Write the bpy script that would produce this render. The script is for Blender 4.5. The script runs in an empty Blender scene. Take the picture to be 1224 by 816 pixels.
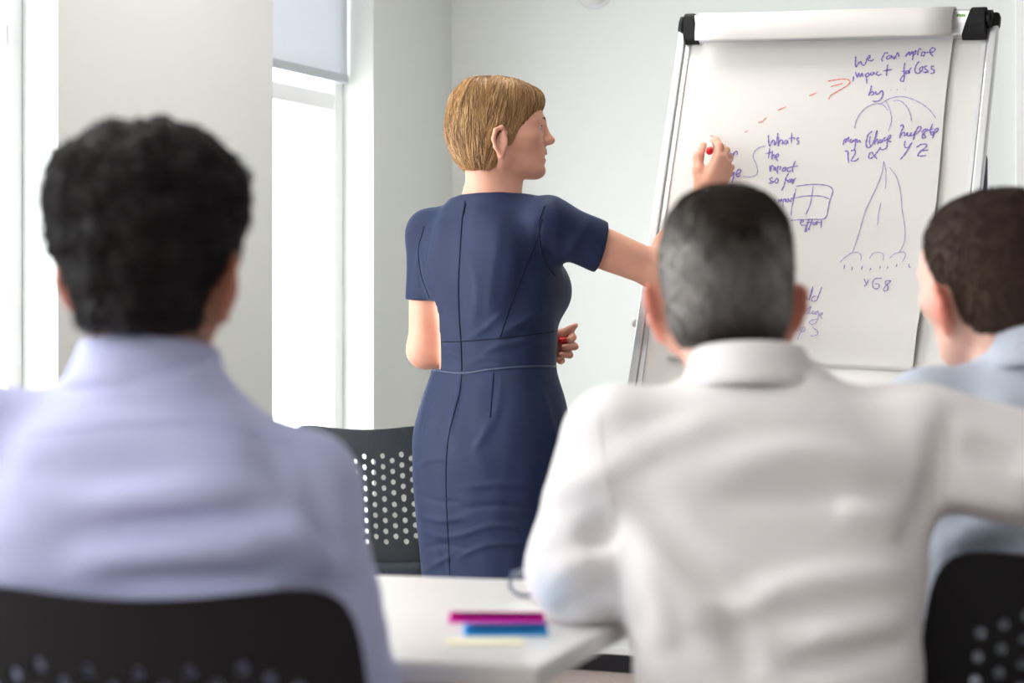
import bpy, bmesh, math, random
import numpy as np
from mathutils import Vector, Matrix
from mathutils.bvhtree import BVHTree
random.seed(7); RNG = np.random.default_rng(7)

# ------------------------------------------------------------------ camera, world, exposure
SC = bpy.context.scene
COL = SC.collection
CAM_H, FPX = 1.06, 2550.0                      # camera height, focal length in pixels of the 1224 wide frame
cam_d = bpy.data.cameras.new('camera'); cam = bpy.data.objects.new('camera', cam_d); COL.objects.link(cam)
cam.location = (0, 0, CAM_H); cam.rotation_euler = (math.radians(90), 0, 0)
cam_d.sensor_width = 36; cam_d.lens = 36 * FPX / 1224; cam_d.clip_start = .05; cam_d.clip_end = 200
cam_d.dof.use_dof = True; cam_d.dof.focus_distance = 4.95; cam_d.dof.aperture_fstop = 3.6
SC.camera = cam
world = bpy.data.worlds.new('sky'); SC.world = world; world.use_nodes = True
bg = world.node_tree.nodes['Background']; bg.inputs[0].default_value = (.95, .975, 1.0, 1); bg.inputs[1].default_value = 9.0
SC.view_settings.view_transform = 'Standard'; SC.view_settings.look = 'None'
SC.view_settings.gamma = 1; SC.view_settings.use_curve_mapping = False
SC.view_settings.exposure = 0.13
FILL_POWER = 16.0                                # emission of the added, unseen ceiling fill panels

# ------------------------------------------------------------------ helpers
def px(x, y, Y):                                # a point seen at a pixel of the photograph, at depth Y
    return np.array([(x - 612) / FPX * Y, Y, CAM_H + (408 - y) / FPX * Y])
def nrm(v):
    v = np.asarray(v, float); return v / (np.linalg.norm(v) + 1e-12)

def mat(name, col, rough=.6, spec=.3, metal=0, bump=None, var=None, sss=0, sheen=0, attr=None, trans=0, coat=0, stripes=None):
    m = bpy.data.materials.new(name); m.use_nodes = True
    nt = m.node_tree; b = nt.nodes['Principled BSDF']; N = nt.nodes.new; L = nt.links.new
    b.inputs['Base Color'].default_value = (*col, 1); b.inputs['Roughness'].default_value = rough
    b.inputs['Specular IOR Level'].default_value = spec; b.inputs['Metallic'].default_value = metal
    if coat: b.inputs['Coat Weight'].default_value = coat
    if sss:
        b.inputs['Subsurface Weight'].default_value = sss; b.inputs['Subsurface Radius'].default_value = (1, .35, .2)
        b.inputs['Subsurface Scale'].default_value = .012
    if sheen: b.inputs['Sheen Weight'].default_value = sheen; b.inputs['Sheen Roughness'].default_value = .45; b.inputs['Sheen Tint'].default_value = (.55, .70, 1, 1)
    co = N('ShaderNodeTexCoord'); src = None
    if attr:
        a = N('ShaderNodeVertexColor'); a.layer_name = attr; src = a.outputs[0]
    if var:                                      # (scale, second colour, amount, stretch)
        sc_, c2, amt, st = var
        mp = N('ShaderNodeMapping'); mp.inputs['Scale'].default_value = st; L(co.outputs['Object'], mp.inputs[0])
        nz = N('ShaderNodeTexNoise'); nz.inputs['Scale'].default_value = sc_; nz.inputs['Detail'].default_value = 4; L(mp.outputs[0], nz.inputs[0])
        mx = N('ShaderNodeMix'); mx.data_type = 'RGBA'
        mr = N('ShaderNodeMapRange'); mr.inputs[1].default_value = .35; mr.inputs[2].default_value = .65; mr.inputs[4].default_value = amt
        L(nz.outputs[0], mr.inputs[0]); L(mr.outputs[0], mx.inputs[0])
        mx.inputs[7].default_value = (*c2, 1)
        if src: L(src, mx.inputs[6])
        else: mx.inputs[6].default_value = (*col, 1)
        src = mx.outputs[2]
    if stripes:                                  # (direction, scale, colour, amount) woven stripes
        d, s_, c2, amt = stripes
        wv = N('ShaderNodeTexWave'); wv.bands_direction = d; wv.inputs['Scale'].default_value = s_; L(co.outputs['Object'], wv.inputs[0])
        ml = N('ShaderNodeMath'); ml.operation = 'MULTIPLY'; ml.inputs[1].default_value = amt; L(wv.outputs[1], ml.inputs[0])
        mx = N('ShaderNodeMix'); mx.data_type = 'RGBA'; L(ml.outputs[0], mx.inputs[0]); mx.inputs[7].default_value = (*c2, 1)
        if src: L(src, mx.inputs[6])
        else: mx.inputs[6].default_value = (*col, 1)
        src = mx.outputs[2]
    if src: L(src, b.inputs['Base Color'])
    if bump:                                     # (scale, strength, distance)
        nz = N('ShaderNodeTexNoise'); nz.inputs['Scale'].default_value = bump[0]; nz.inputs['Detail'].default_value = 6; L(co.outputs['Object'], nz.inputs[0])
        bp = N('ShaderNodeBump'); bp.inputs['Strength'].default_value = bump[1]; bp.inputs['Distance'].default_value = bump[2]
        L(nz.outputs[0], bp.inputs['Height']); L(bp.outputs[0], b.inputs['Normal'])
    if trans:
        tr = N('ShaderNodeBsdfTranslucent'); tr.inputs[0].default_value = (*col, 1)
        ms = N('ShaderNodeMixShader'); ms.inputs[0].default_value = trans
        out = nt.nodes['Material Output']; L(b.outputs[0], ms.inputs[1]); L(tr.outputs[0], ms.inputs[2]); L(ms.outputs[0], out.inputs[0])
    return m
def mat_glass():
    m = bpy.data.materials.new('window_glass'); m.use_nodes = True; nt = m.node_tree; nt.nodes.clear()
    t = nt.nodes.new('ShaderNodeBsdfTransparent'); g = nt.nodes.new('ShaderNodeBsdfGlossy'); g.inputs['Roughness'].default_value = .02
    x = nt.nodes.new('ShaderNodeMixShader'); x.inputs[0].default_value = .06; o = nt.nodes.new('ShaderNodeOutputMaterial')
    nt.links.new(t.outputs[0], x.inputs[1]); nt.links.new(g.outputs[0], x.inputs[2]); nt.links.new(x.outputs[0], o.inputs[0]); return m
def mat_emit(name, col, s):
    m = bpy.data.materials.new(name); m.use_nodes = True; nt = m.node_tree; nt.nodes.clear()
    e = nt.nodes.new('ShaderNodeEmission'); e.inputs[0].default_value = (*col, 1); e.inputs[1].default_value = s
    o = nt.nodes.new('ShaderNodeOutputMaterial'); nt.links.new(e.outputs[0], o.inputs[0]); return m

def empty(name, loc=(0, 0, 0)):
    o = bpy.data.objects.new(name, None); COL.objects.link(o); o.location = loc; o.empty_display_size = .1; return o
def tag(o, label=None, cat=None, group=None, kind=None):
    if label: o['label'] = label
    if cat: o['category'] = cat
    if group: o['group'] = group
    if kind: o['kind'] = kind
    return o
def set_parent(o, p):
    if p is not None:
        o.parent = p; o.matrix_parent_inverse = Matrix.Translation(-world_loc(p))
def world_loc(p):
    v = Vector(p.location)
    while p.parent is not None:
        break
    return v
def obj_from(name, verts, faces, m, parent=None, smooth=False, colors=None, mats=None, fmat=None):
    me = bpy.data.meshes.new(name)
    verts = np.asarray(verts, np.float32).reshape(-1, 3)
    if isinstance(faces, np.ndarray):
        nf, k = faces.shape
        me.vertices.add(len(verts)); me.vertices.foreach_set('co', verts.ravel())
        me.loops.add(nf * k); me.loops.foreach_set('vertex_index', faces.astype(np.int32).ravel())
        me.polygons.add(nf); me.polygons.foreach_set('loop_start', np.arange(0, nf * k, k, dtype=np.int32))
        me.update(calc_edges=True); me.validate()
    else:
        me.from_pydata([tuple(map(float, v)) for v in verts], [], faces); me.update()
    if smooth: me.polygons.foreach_set('use_smooth', np.ones(len(me.polygons), bool))
    if colors is not None:
        a = me.color_attributes.new('Col', 'FLOAT_COLOR', 'POINT')
        c = np.ones((len(verts), 4), np.float32); c[:, :3] = colors; a.data.foreach_set('color', c.ravel())
    me.materials.append(m)
    o = bpy.data.objects.new(name, me); COL.objects.link(o)
    set_parent(o, parent)
    return o

class MB:                                        # collects shapes into one mesh
    def __init__(s): s.v = []; s.f = []
    def add(s, v, f):
        n = len(s.v); s.v += [tuple(map(float, p)) for p in v]; s.f += [[i + n for i in q] for q in f]; return s
    def box(s, c, size, ax=None):
        c = np.asarray(c, float); ax = np.eye(3) if ax is None else np.asarray(ax, float)
        vs = [c + ax[0] * sx * size[0] / 2 + ax[1] * sy * size[1] / 2 + ax[2] * sz * size[2] / 2 for sz in (-1, 1) for sy in (-1, 1) for sx in (-1, 1)]
        return s.add(vs, [[0, 2, 3, 1], [4, 5, 7, 6], [0, 1, 5, 4], [2, 6, 7, 3], [0, 4, 6, 2], [1, 3, 7, 5]])
    def tube(s, pts, r, n=8, cap=True):
        pts = [np.asarray(p, float) for p in pts]; r = [r] * len(pts) if np.isscalar(r) else list(r)
        up = np.array([0, 0, 1.]); vs = []; fs = []
        t0 = nrm(pts[1] - pts[0]); a = nrm(np.cross(t0, up if abs(t0[2]) < .9 else np.array([1., 0, 0])))
        for i, p in enumerate(pts):
            t = nrm(pts[min(i + 1, len(pts) - 1)] - pts[max(i - 1, 0)]); a = nrm(a - t * np.dot(a, t)); b = np.cross(t, a)
            for k in range(n):
                w = 2 * math.pi * k / n; vs.append(p + r[i] * (a * math.cos(w) + b * math.sin(w)))
        for i in range(len(pts) - 1):
            for k in range(n):
                fs.append([i * n + k, i * n + (k + 1) % n, (i + 1) * n + (k + 1) % n, (i + 1) * n + k])
        if cap: fs += [list(range(n))[::-1], [(len(pts) - 1) * n + k for k in range(n)]]
        return s.add(vs, fs)
    def rings(s, rings, cap=True, close=True):   # rings: list of equal-length closed loops
        n = len(rings[0]); vs = [p for r in rings for p in r]; fs = []
        for i in range(len(rings) - 1):
            for k in range(n if close else n - 1):
                fs.append([i * n + k, i * n + (k + 1) % n, (i + 1) * n + (k + 1) % n, (i + 1) * n + k])
        if cap: fs += [list(range(n))[::-1], [(len(rings) - 1) * n + k for k in range(n)]]
        return s.add(vs, fs)
    def build(s, name, m, parent=None, smooth=False, bevel=0):
        o = obj_from(name, s.v, s.f, m, parent, smooth)
        if bevel:
            b = o.modifiers.new('bevel', 'BEVEL'); b.width = bevel; b.segments = 2; b.limit_method = 'ANGLE'
        return o

# ---- implicit surfaces: distance fields on a grid, blended smoothly, turned into one continuous mesh
def smin(a, b, k):
    if k <= 0: return np.minimum(a, b)
    h = np.clip(.5 + .5 * (b - a) / k, 0, 1); return b + (a - b) * h - k * h * (1 - h)
class Field:
    def __init__(s, lo, hi, h):
        s.lo = np.asarray(lo, float); s.h = h; n = np.ceil((np.asarray(hi, float) - s.lo) / h).astype(int) + 1
        s.ax = [(s.lo[i] + h * np.arange(n[i])).astype(np.float32) for i in range(3)]; s.v = np.ones(n, np.float32)
    def region(s, lo, hi):
        sl = []; P = []
        for i in range(3):
            a = max(0, int(math.floor((lo[i] - s.lo[i]) / s.h))); b = min(len(s.ax[i]), int(math.ceil((hi[i] - s.lo[i]) / s.h)) + 1)
            if b <= a: return None, None
            sl.append(slice(a, b)); sh = [1, 1, 1]; sh[i] = b - a; P.append(s.ax[i][a:b].reshape(sh))
        return tuple(sl), P
    def put(s, fn, lo, hi, k=.0, op='add', m=None):
        m = (k + 3 * s.h) if m is None else m
        sl, P = s.region(np.asarray(lo) - m, np.asarray(hi) + m)
        if sl is None: return
        d = fn(*P)
        if op == 'add': s.v[sl] = smin(s.v[sl], d, k)
        elif op == 'cut': s.v[sl] = -smin(-s.v[sl], d, k)
        elif op == 'disp': s.v[sl] = s.v[sl] + d
    def cap(s, a, b, ra, rb, k=.01, op='add'):
        a = np.asarray(a, float); b = np.asarray(b, float); R = max(ra, rb); d = b - a; L2 = float(d @ d) + 1e-12
        def fn(X, Y, Z):
            x, y, z = X - a[0], Y - a[1], Z - a[2]
            t = np.clip((x * d[0] + y * d[1] + z * d[2]) / L2, 0, 1)
            return np.sqrt((x - t * d[0])**2 + (y - t * d[1])**2 + (z - t * d[2])**2) - (ra + (rb - ra) * t)
        s.put(fn, np.minimum(a, b) - R, np.maximum(a, b) + R, k, op)
    def chain(s, pts, rs, k=.006):
        for i in range(len(pts) - 1): s.cap(pts[i], pts[i + 1], rs[i], rs[i + 1], k)
    def ell(s, c, ax, rad, k=.01, op='add'):
        c = np.asarray(c, float); ax = np.asarray(ax, float); rad = np.asarray(rad, float)
        def fn(X, Y, Z):
            x, y, z = X - c[0], Y - c[1], Z - c[2]; k0 = 0; k1 = 0
            for i in range(3):
                q = (x * ax[i][0] + y * ax[i][1] + z * ax[i][2]); k0 = k0 + (q / rad[i])**2; k1 = k1 + (q / rad[i]**2)**2
            k0 = np.sqrt(k0); return k0 * (k0 - 1) / (np.sqrt(k1) + 1e-6)
        e = np.sqrt(((ax * rad[:, None])**2).sum(0)); s.put(fn, c - e, c + e, k, op)
    def loft(s, O, er, ef, ez, rows, n=2.3, k=.02, op='add'):
        # rows: (w, centre_r, centre_f, half_width, half_front, half_back) along ez
        rows = sorted(rows); ws = np.array([r[0] for r in rows]); wq = np.linspace(ws[0], ws[-1], 240)
        C = [hermite(ws, np.array([r[i] for r in rows]), wq) for i in range(1, 6)]
        O = np.asarray(O, float); er, ef, ez = (np.asarray(q, float) for q in (er, ef, ez))
        def fn(X, Y, Z):
            x, y, z = X - O[0], Y - O[1], Z - O[2]
            r = x * er[0] + y * er[1] + z * er[2]; f = x * ef[0] + y * ef[1] + z * ef[2]; w = x * ez[0] + y * ez[1] + z * ez[2]
            w = w + 0 * r; cr, cf, a, bf, bb = (np.interp(w.ravel(), wq, c).reshape(w.shape).astype(np.float32) for c in C)
            f = f - cf; b = np.where(f > 0, bf, bb)
            p, q = np.abs((r - cr) / a), np.abs(f / b)
            rho = (p**n + q**n + 1e-9)**(1 / n)
            g = np.sqrt((p**(n - 1) / a)**2 + (q**(n - 1) / b)**2 + 1e-9) * rho**(1 - n)
            d = (rho - 1) / np.maximum(g, 1.0)
            e = np.maximum(ws[0] - w, w - ws[-1]); return -smin(-d, -e, .012)
        pts = []
        for i in (0, 60, 120, 180, 239):
            for sr in (-1, 1):
                for sf in (-1, 1):
                    pts.append(O + er * (C[0][i] + sr * C[2].max()) + ef * (C[1][i] + sf * max(C[3].max(), C[4].max())) + ez * wq[i])
        pts = np.array(pts); s.put(fn, pts.min(0), pts.max(0), k, op)
    def plane(s, p, nvec, k=.004, lo=None, hi=None):   # remove what lies on the side nvec points to
        p = np.asarray(p, float); nvec = nrm(nvec)
        lo = s.lo if lo is None else lo; hi = [a[-1] for a in s.ax] if hi is None else hi
        s.put(lambda X, Y, Z: -((X - p[0]) * nvec[0] + (Y - p[1]) * nvec[1] + (Z - p[2]) * nvec[2]), lo, hi, k, 'cut', 0)
    def fold(s, pts, amp, wid):                         # ridge (amp > 0) or groove (amp < 0) along a polyline, fading at its ends
        if len(pts) < 2: return
        pts = [np.asarray(p, float) for p in pts]; n = len(pts) - 1
        def fn(X, Y, Z):
            best = None
            for i in range(n):
                a, d = pts[i], pts[i + 1] - pts[i]; L2 = float(d @ d) + 1e-12; x, y, z = X - a[0], Y - a[1], Z - a[2]
                t = np.clip((x * d[0] + y * d[1] + z * d[2]) / L2, 0, 1)
                q = (x - t * d[0])**2 + (y - t * d[1])**2 + (z - t * d[2])**2; w = (i + t) / n
                if best is None: best, W = q, w
                else: W = np.where(q < best, w, W); best = np.minimum(best, q)
            return (-amp * np.exp(-best / wid**2) * np.sin(np.pi * np.clip(W * .94 + .03, 0, 1))**.7).astype(np.float32)
        P = np.array(pts); s.put(fn, P.min(0) - 2.5 * wid, P.max(0) + 2.5 * wid, 0, 'disp')
    def surface(s): V, F_ = s.mesh(); return BVHTree.FromPolygons(V.tolist(), F_.tolist())
    def noise(s, amp, wl, seed=0, lo=None, hi=None, stretch=(1, 1, 1)):
        r = np.random.default_rng(seed); W = r.normal(size=(7, 3)) / wl * 2.2 / np.asarray(stretch); ph = r.uniform(0, 6.28, 7)
        lo = s.lo if lo is None else lo; hi = [a[-1] for a in s.ax] if hi is None else hi
        def fn(X, Y, Z):
            d = 0
            for i in range(7): d = d + np.sin(W[i, 0] * X + W[i, 1] * Y + W[i, 2] * Z + ph[i])
            return (d * (amp / 3)).astype(np.float32)
        s.put(fn, lo, hi, 0, 'disp', 0)
    def mesh(s):
        v = s.v; v[0] = v[-1] = 1; v[:, 0] = v[:, -1] = 1; v[:, :, 0] = v[:, :, -1] = 1
        S = v < 0; c = np.zeros([n - 1 for n in v.shape], np.int8)
        for i in (0, 1):
            for j in (0, 1):
                for k in (0, 1): c += S[i:i + c.shape[0], j:j + c.shape[1], k:k + c.shape[2]]
        I = np.argwhere((c > 0) & (c < 8)); ids = np.full(c.shape, -1, np.int32); ids[I[:, 0], I[:, 1], I[:, 2]] = np.arange(len(I))
        acc = np.zeros((len(I), 3)); cnt = np.zeros(len(I))
        for axis in range(3):
            o = [q for q in range(3) if q != axis]
            for p in (0, 1):
                for q in (0, 1):
                    a = np.zeros(3, int); a[o[0]] = p; a[o[1]] = q; b = a.copy(); b[axis] = 1
                    va = v[tuple((I + a).T)].astype(float); vb = v[tuple((I + b).T)].astype(float); m = (va < 0) != (vb < 0)
                    t = np.where(m, va / np.where(m, va - vb, 1), 0); pos = a + t[:, None] * (b - a)
                    acc += np.where(m[:, None], pos, 0); cnt += m
        V = s.lo + s.h * (I + acc / cnt[:, None]); F = []
        for axis in range(3):
            j, k = (axis + 1) % 3, (axis + 2) % 3
            A = [slice(None)] * 3; B = [slice(None)] * 3; A[axis] = slice(0, -1); B[axis] = slice(1, None)
            E = np.argwhere(S[tuple(A)] != S[tuple(B)]); ins = S[tuple(E.T)]
            q = []
            for dj, dk in ((-1, -1), (0, -1), (0, 0), (-1, 0)):
                e = E.copy(); e[:, j] += dj; e[:, k] += dk; q.append(ids[tuple(e.T)])
            q = np.stack(q, 1); q[~ins] = q[~ins][:, ::-1]; F.append(q)
        return V, np.concatenate(F)
    def build(s, name, m, parent=None, colors=None):
        V, F = s.mesh()
        return obj_from(name, V, F, m, parent, True, None if colors is None else colors(V))
def hermite(x, y, q):
    m = np.zeros_like(y, float); d = np.diff(y) / np.diff(x); m[1:-1] = (d[1:] + d[:-1]) / 2; m[0], m[-1] = d[0], d[-1]
    i = np.clip(np.searchsorted(x, q) - 1, 0, len(x) - 2); h = x[i + 1] - x[i]; t = (q - x[i]) / h
    return (2*t**3 - 3*t**2 + 1)*y[i] + (t**3 - 2*t**2 + t)*h*m[i] + (-2*t**3 + 3*t**2)*y[i+1] + (t**3 - t**2)*h*m[i+1]
def bvh_of(o):
    me = o.data; return BVHTree.FromPolygons([v.co[:] for v in me.vertices], [p.vertices[:] for p in me.polygons])
def smooth_line(pts, n=6):
    pts = np.asarray(pts, float)
    if len(pts) < 3: return np.array([pts[0] + (pts[-1] - pts[0]) * t for t in np.linspace(0, 1, n)])
    x = np.concatenate([[0], np.cumsum(np.linalg.norm(np.diff(pts, axis=0), axis=1) + 1e-6)]); q = np.linspace(0, x[-1], (len(pts) - 1) * n + 1)
    return np.stack([hermite(x, pts[:, i], q) for i in range(pts.shape[1])], 1)
def on_surface(bvh, pix, lift=.0, n=8):          # seam or fold line laid on the cloth surface
    out = []
    for x, y in smooth_line(pix, n):
        d = Vector(((x - 612) / FPX, 1, (408 - y) / FPX)).normalized(); h = bvh.ray_cast(Vector((0, 0, CAM_H)), d)
        if h[0] is not None: out.append(np.array(h[0] + h[1] * lift))
    return out

# ------------------------------------------------------------------ materials
M = {}
M['wall'] = mat('wall_paint', (.76, .79, .77), .7, .2, bump=(60, .04, .002))
M['wall_dark'] = mat('bounce_damping_grey', (.30, .31, .32), .8, .2, bump=(60, .04, .002))  # for the unseen right wall, darkened to cut light bounced from that side
M['ceil'] = mat('ceiling_paint', (.86, .86, .85), .8, .1)
M['carpet'] = mat('carpet', (.46, .38, .35), .95, .05, bump=(400, .5, .004), var=(90, (.36, .29, .27), .7, (1, 1, 1)))
M['skirt'] = mat('black_skirting', (.012, .012, .016), .45, .4)
M['white_paint'] = mat('white_gloss_paint', (.88, .89, .90), .35, .4)
M['glass'] = mat_glass()
M['blind'] = mat('blind_fabric', (.74, .77, .81), .8, .1, trans=.2)
M['blindrail'] = mat('blind_rail', (.52, .56, .60), .5, .3)
M['table'] = mat('white_laminate', (.74, .73, .70), .28, .45)
M['tedge'] = mat('table_edge_band', (.72, .71, .69), .45, .4)
M['chrome'] = mat('steel_tube', (.55, .56, .58), .25, .5, metal=1)
M['blackplastic'] = mat('black_plastic', (.006, .006, .007), .55, .25)
M['greyplastic'] = mat('dark_grey_plastic', (.035, .045, .055), .38, .45)
M['seatpad'] = mat('charcoal_seat_fabric', (.05, .06, .075), .9, .1, bump=(300, .3, .002))
M['skin_w'] = mat('fair_skin', (.77, .41, .29), .48, .35, sss=.25, var=(28, (.66, .32, .24), .4, (1, 1, 1)), bump=(220, .06, .001))
M['skin_a'] = mat('tan_skin', (.44, .23, .15), .5, .35, sss=.2, var=(20, (.40, .19, .12), .4, (1, 1, 1)))
M['skin_b'] = mat('ruddy_skin', (.66, .36, .27), .5, .35, sss=.3, attr='Col', var=(20, (.60, .28, .2), .2, (1, 1, 1)))
M['dress'] = mat('navy_suiting', (.0105, .0205, .062), .62, .22, sheen=.14, bump=(900, .12, .0006), var=(14, (.009, .017, .051), .6, (1, 1, 1)))
M['seam'] = mat('navy_thread', (.010, .014, .030), .8, .1)
M['ribbon'] = mat('navy_satin_piping', (.030, .050, .100), .45, .4)
M['hair_w'] = mat('blonde_hair', (.4, .24, .11), .42, .4, attr='Col')
M['hair_dark'] = mat('black_hair', (.012, .010, .010), .45, .35, attr='Col')
M['hair_short'] = mat('cropped_hair', (.05, .04, .035), .75, .15, attr='Col')
M['shirt_a'] = mat('lavender_cotton', (.48, .51, .77), .8, .15, bump=(500, .08, .0008), stripes=('Z', 110, (.60, .62, .84), .55))
M['shirt_b'] = mat('white_cotton', (.83, .805, .80), .8, .15, bump=(500, .06, .0008))
M['shirt_c'] = mat('pale_blue_cotton', (.52, .57, .66), .8, .15, bump=(500, .06, .0008))
M['collar_c'] = mat('blue_trim', (.22, .36, .68), .8, .1)
M['trouser'] = mat('dark_trousers', (.03, .032, .045), .85, .1)
M['shoe'] = mat('black_leather', (.015, .013, .012), .35, .4)
M['board'] = mat('whiteboard_enamel', (.72, .71, .68), .22, .45)
M['alu'] = mat('brushed_aluminium', (.74, .75, .76), .32, .5, metal=.85)
M['paper'] = mat('flipchart_paper', (.71, .695, .67), .75, .2, trans=.06)
M['ink'] = mat('purple_marker_ink', (.25, .18, .50), .7, .1)
M['inklight'] = mat('thin_purple_marker_ink', (.40, .34, .62), .7, .1)
M['redink'] = mat('red_marker_ink', (.86, .22, .18), .7, .1)
M['red'] = mat('red_plastic', (.72, .012, .016), .35, .45)
M['penwhite'] = mat('white_plastic', (.78, .78, .77), .35, .4)
M['green'] = mat('green_print', (.22, .55, .05), .5, .3)
M['magenta'] = mat('magenta_paper', (.86, .02, .50), .6, .2)
M['blue'] = mat('bright_blue_paper', (.05, .42, .92), .6, .2)
M['yellow'] = mat('pale_yellow_paper', (.90, .87, .60), .6, .2)
M['specs'] = mat('grey_blue_frame', (.08, .11, .17), .35, .5)
M['eyewhite'] = mat('eye_white', (.50, .45, .42), .3, .4)
M['iris'] = mat('blue_grey_iris', (.06, .09, .12), .2, .5)
M['lip'] = mat('lip_skin', (.60, .31, .26), .45, .35, sss=.2)
M['lamp'] = mat_emit('fill_panel_glow', (1.0, .95, .88), FILL_POWER)

# ------------------------------------------------------------------ the room (window wall runs 25 degrees to the view)
CN = np.array([-.200, 7.10, 0.]); DL = nrm((-.418, -.908, 0)); DB = nrm((.908, -.418, 0)); ON = nrm((-.908, .418, 0)); UZ = np.array([0, 0, 1.])
def ST(s, t, z=0): return CN + DB * s + DL * t + UZ * z
AX = np.array([DB, DL, UZ])
S_MAX, T_MAX, Z_C = 5.6, 10.6, 2.75
def struct(mb, name, m, parent=None, bevel=0):
    o = mb.build(name, m, parent, bevel=bevel); o['kind'] = 'structure' if parent is None else o.get('kind', '')
    if parent is not None: del o['kind']
    return o
struct(MB().box(ST(S_MAX / 2, T_MAX / 2, -.05), (S_MAX + .6, T_MAX + .6, .1), AX), 'floor', M['carpet'])
struct(MB().box(ST(S_MAX / 2, T_MAX / 2, Z_C + .05), (S_MAX + .6, T_MAX + .6, .1), AX), 'ceiling', M['ceil'])
struct(MB().box(ST(S_MAX / 2, -.1, Z_C / 2), (S_MAX, .2, Z_C), AX), 'wall_back', M['wall'])
struct(MB().box(ST(S_MAX + .1, T_MAX / 2, Z_C / 2), (.2, T_MAX + .4, Z_C), AX), 'wall_right', M['wall_dark'])
struct(MB().box(ST(S_MAX / 2, T_MAX + .1, Z_C / 2), (S_MAX, .2, Z_C), AX), 'wall_rear', M['wall'])
OPEN = [(.549, 1.146), (2.144, 3.35), (4.35, 5.55), (6.55, 7.75), (8.75, 9.95)]; SILL, HEAD, WT = .32, 2.58, .26
wl = MB(); edges = [-.2] + [q for o in OPEN for q in o] + [T_MAX + .2]
for i in range(0, len(edges), 2):
    wl.box(ST(-WT / 2, (edges[i] + edges[i + 1]) / 2, Z_C / 2), (WT, edges[i + 1] - edges[i], Z_C), AX)
for a, b in OPEN:
    wl.box(ST(-WT / 2, (a + b) / 2, SILL / 2), (WT, b - a, SILL), AX)
    wl.box(ST(-WT / 2, (a + b) / 2, (HEAD + Z_C) / 2), (WT, b - a, Z_C - HEAD), AX)
struct(wl, 'wall_left', M['wall'])
for i, (a, b) in enumerate(OPEN):
    wroot = empty('window_%d' % (i + 1), ST(-.14, (a + b) / 2, SILL)); wroot['kind'] = 'structure'
    fr = MB(); d = -.135; w = .055
    for t in (a + w / 2, b - w / 2): fr.box(ST(d, t, (SILL + HEAD) / 2), (.06, w, HEAD - SILL), AX)
    for z in (SILL + w / 2, HEAD - w / 2, 1.80): fr.box(ST(d, (a + b) / 2, z), (.055, b - a - 2 * w, w), AX)
    if b - a > .9: fr.box(ST(d, (a + b) / 2, (SILL + HEAD) / 2), (.05, .05, HEAD - SILL - .02), AX)
    fr.build('window_frame', M['white_paint'], wroot, bevel=.004)
    mids = [a + w, (a + b) / 2, b - w] if b - a > .9 else [a + w, b - w]
    for t0, t1 in zip(mids[:-1], mids[1:]):
        for z0, z1 in ((SILL + w, 1.80 - w / 2), (1.80 + w / 2, HEAD - w)):
            MB().box(ST(d, (t0 + t1) / 2, (z0 + z1) / 2), (.006, t1 - t0, z1 - z0), AX).build('pane', M['glass'], wroot)
    MB().box(ST(-.04, (a + b) / 2, SILL + .012), (.15, b - a, .024), AX).build('window_sill', M['white_paint'], wroot, bevel=.004)
    pl = bpy.data.lights.new('daylight_portal', 'AREA'); pl.shape = 'RECTANGLE'; pl.size = b - a; pl.size_y = HEAD - SILL; pl.cycles.is_portal = True
    po = bpy.data.objects.new('daylight_portal', pl); COL.objects.link(po)
    zax = Vector(ON); xax = Vector(DL); yax = zax.cross(xax); Rm = Matrix((xax, yax, zax)).transposed().to_4x4()
    po.matrix_world = Matrix.Translation(Vector(ST(-.24, (a + b) / 2, (SILL + HEAD) / 2))) @ Rm
# black skirting with its pale top strip, door frame and door at the right
sk = MB(); sk.box(ST(.93, .008, .0275), (1.86, .016, .055), AX); sk.box(ST((2.86 + S_MAX) / 2, .008, .0275), (S_MAX - 2.86, .016, .055), AX)
struct(sk, 'baseboard_back', M['skirt'])
struct(MB().box(ST(.93, .006, .068), (1.86, .012, .022), AX), 'trim_1', M['white_paint'])
struct(MB().box(ST(.008, T_MAX / 2, .0275), (.016, T_MAX - .04, .055), AX), 'baseboard_left', M['skirt'])
dr = empty('door_1', ST(2.36, .02, 0)); dr['kind'] = 'structure'
MB().box(ST(2.36, .015, 1.02), (.84, .03, 2.04), AX).build('door_leaf', M['white_paint'], dr, bevel=.003)
for s in (1.905, 2.815): MB().box(ST(s, .022, 1.06), (.07, .044, 2.12), AX).build('door_frame', M['white_paint'], dr, bevel=.004)
MB().box(ST(2.36, .022, 2.09), (.84, .044, .07), AX).build('door_frame', M['white_paint'], dr, bevel=.004)
MB().tube([ST(2.02, .03, 1.02), ST(2.02, .085, 1.02), ST(2.14, .085, 1.02)], .009, 10).build('door_handle', M['chrome'], dr, True)
# unseen ceiling panels added as fill from the window side, and the small round fitting high on the back wall
k = 0
for s in (.95,):
    for t in (1.7, 4.6, 7.0, 9.4):
        L = empty('ceiling_fill_panel', ST(s, t, Z_C))
        where = 'in the row along the windows'
        nth = {1.7: 'closest to the end wall', 4.6: 'second from the end wall', 7.0: 'third from the end wall', 9.4: 'furthest from the end wall'}[t]
        tag(L, 'unseen square ceiling panel added as fill light %s, %s' % (where, nth), 'ceiling light', 'added ceiling fill panels')
        fr = MB()
        for q in (-1, 1):
            fr.box(ST(s + q * .295, t, Z_C - .008), (.02, .61, .016), AX); fr.box(ST(s, t + q * .295, Z_C - .008), (.57, .02, .016), AX)
        fr.build('light_frame', M['white_paint'], L); MB().box(ST(s, t, Z_C - .006), (.57, .57, .008), AX).build('diffuser', M['lamp'], L)
wf = empty('wall_light', px(712, -14, 6.88)); tag(wf, 'small white dome light high on the pale back wall', 'wall light')
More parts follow.
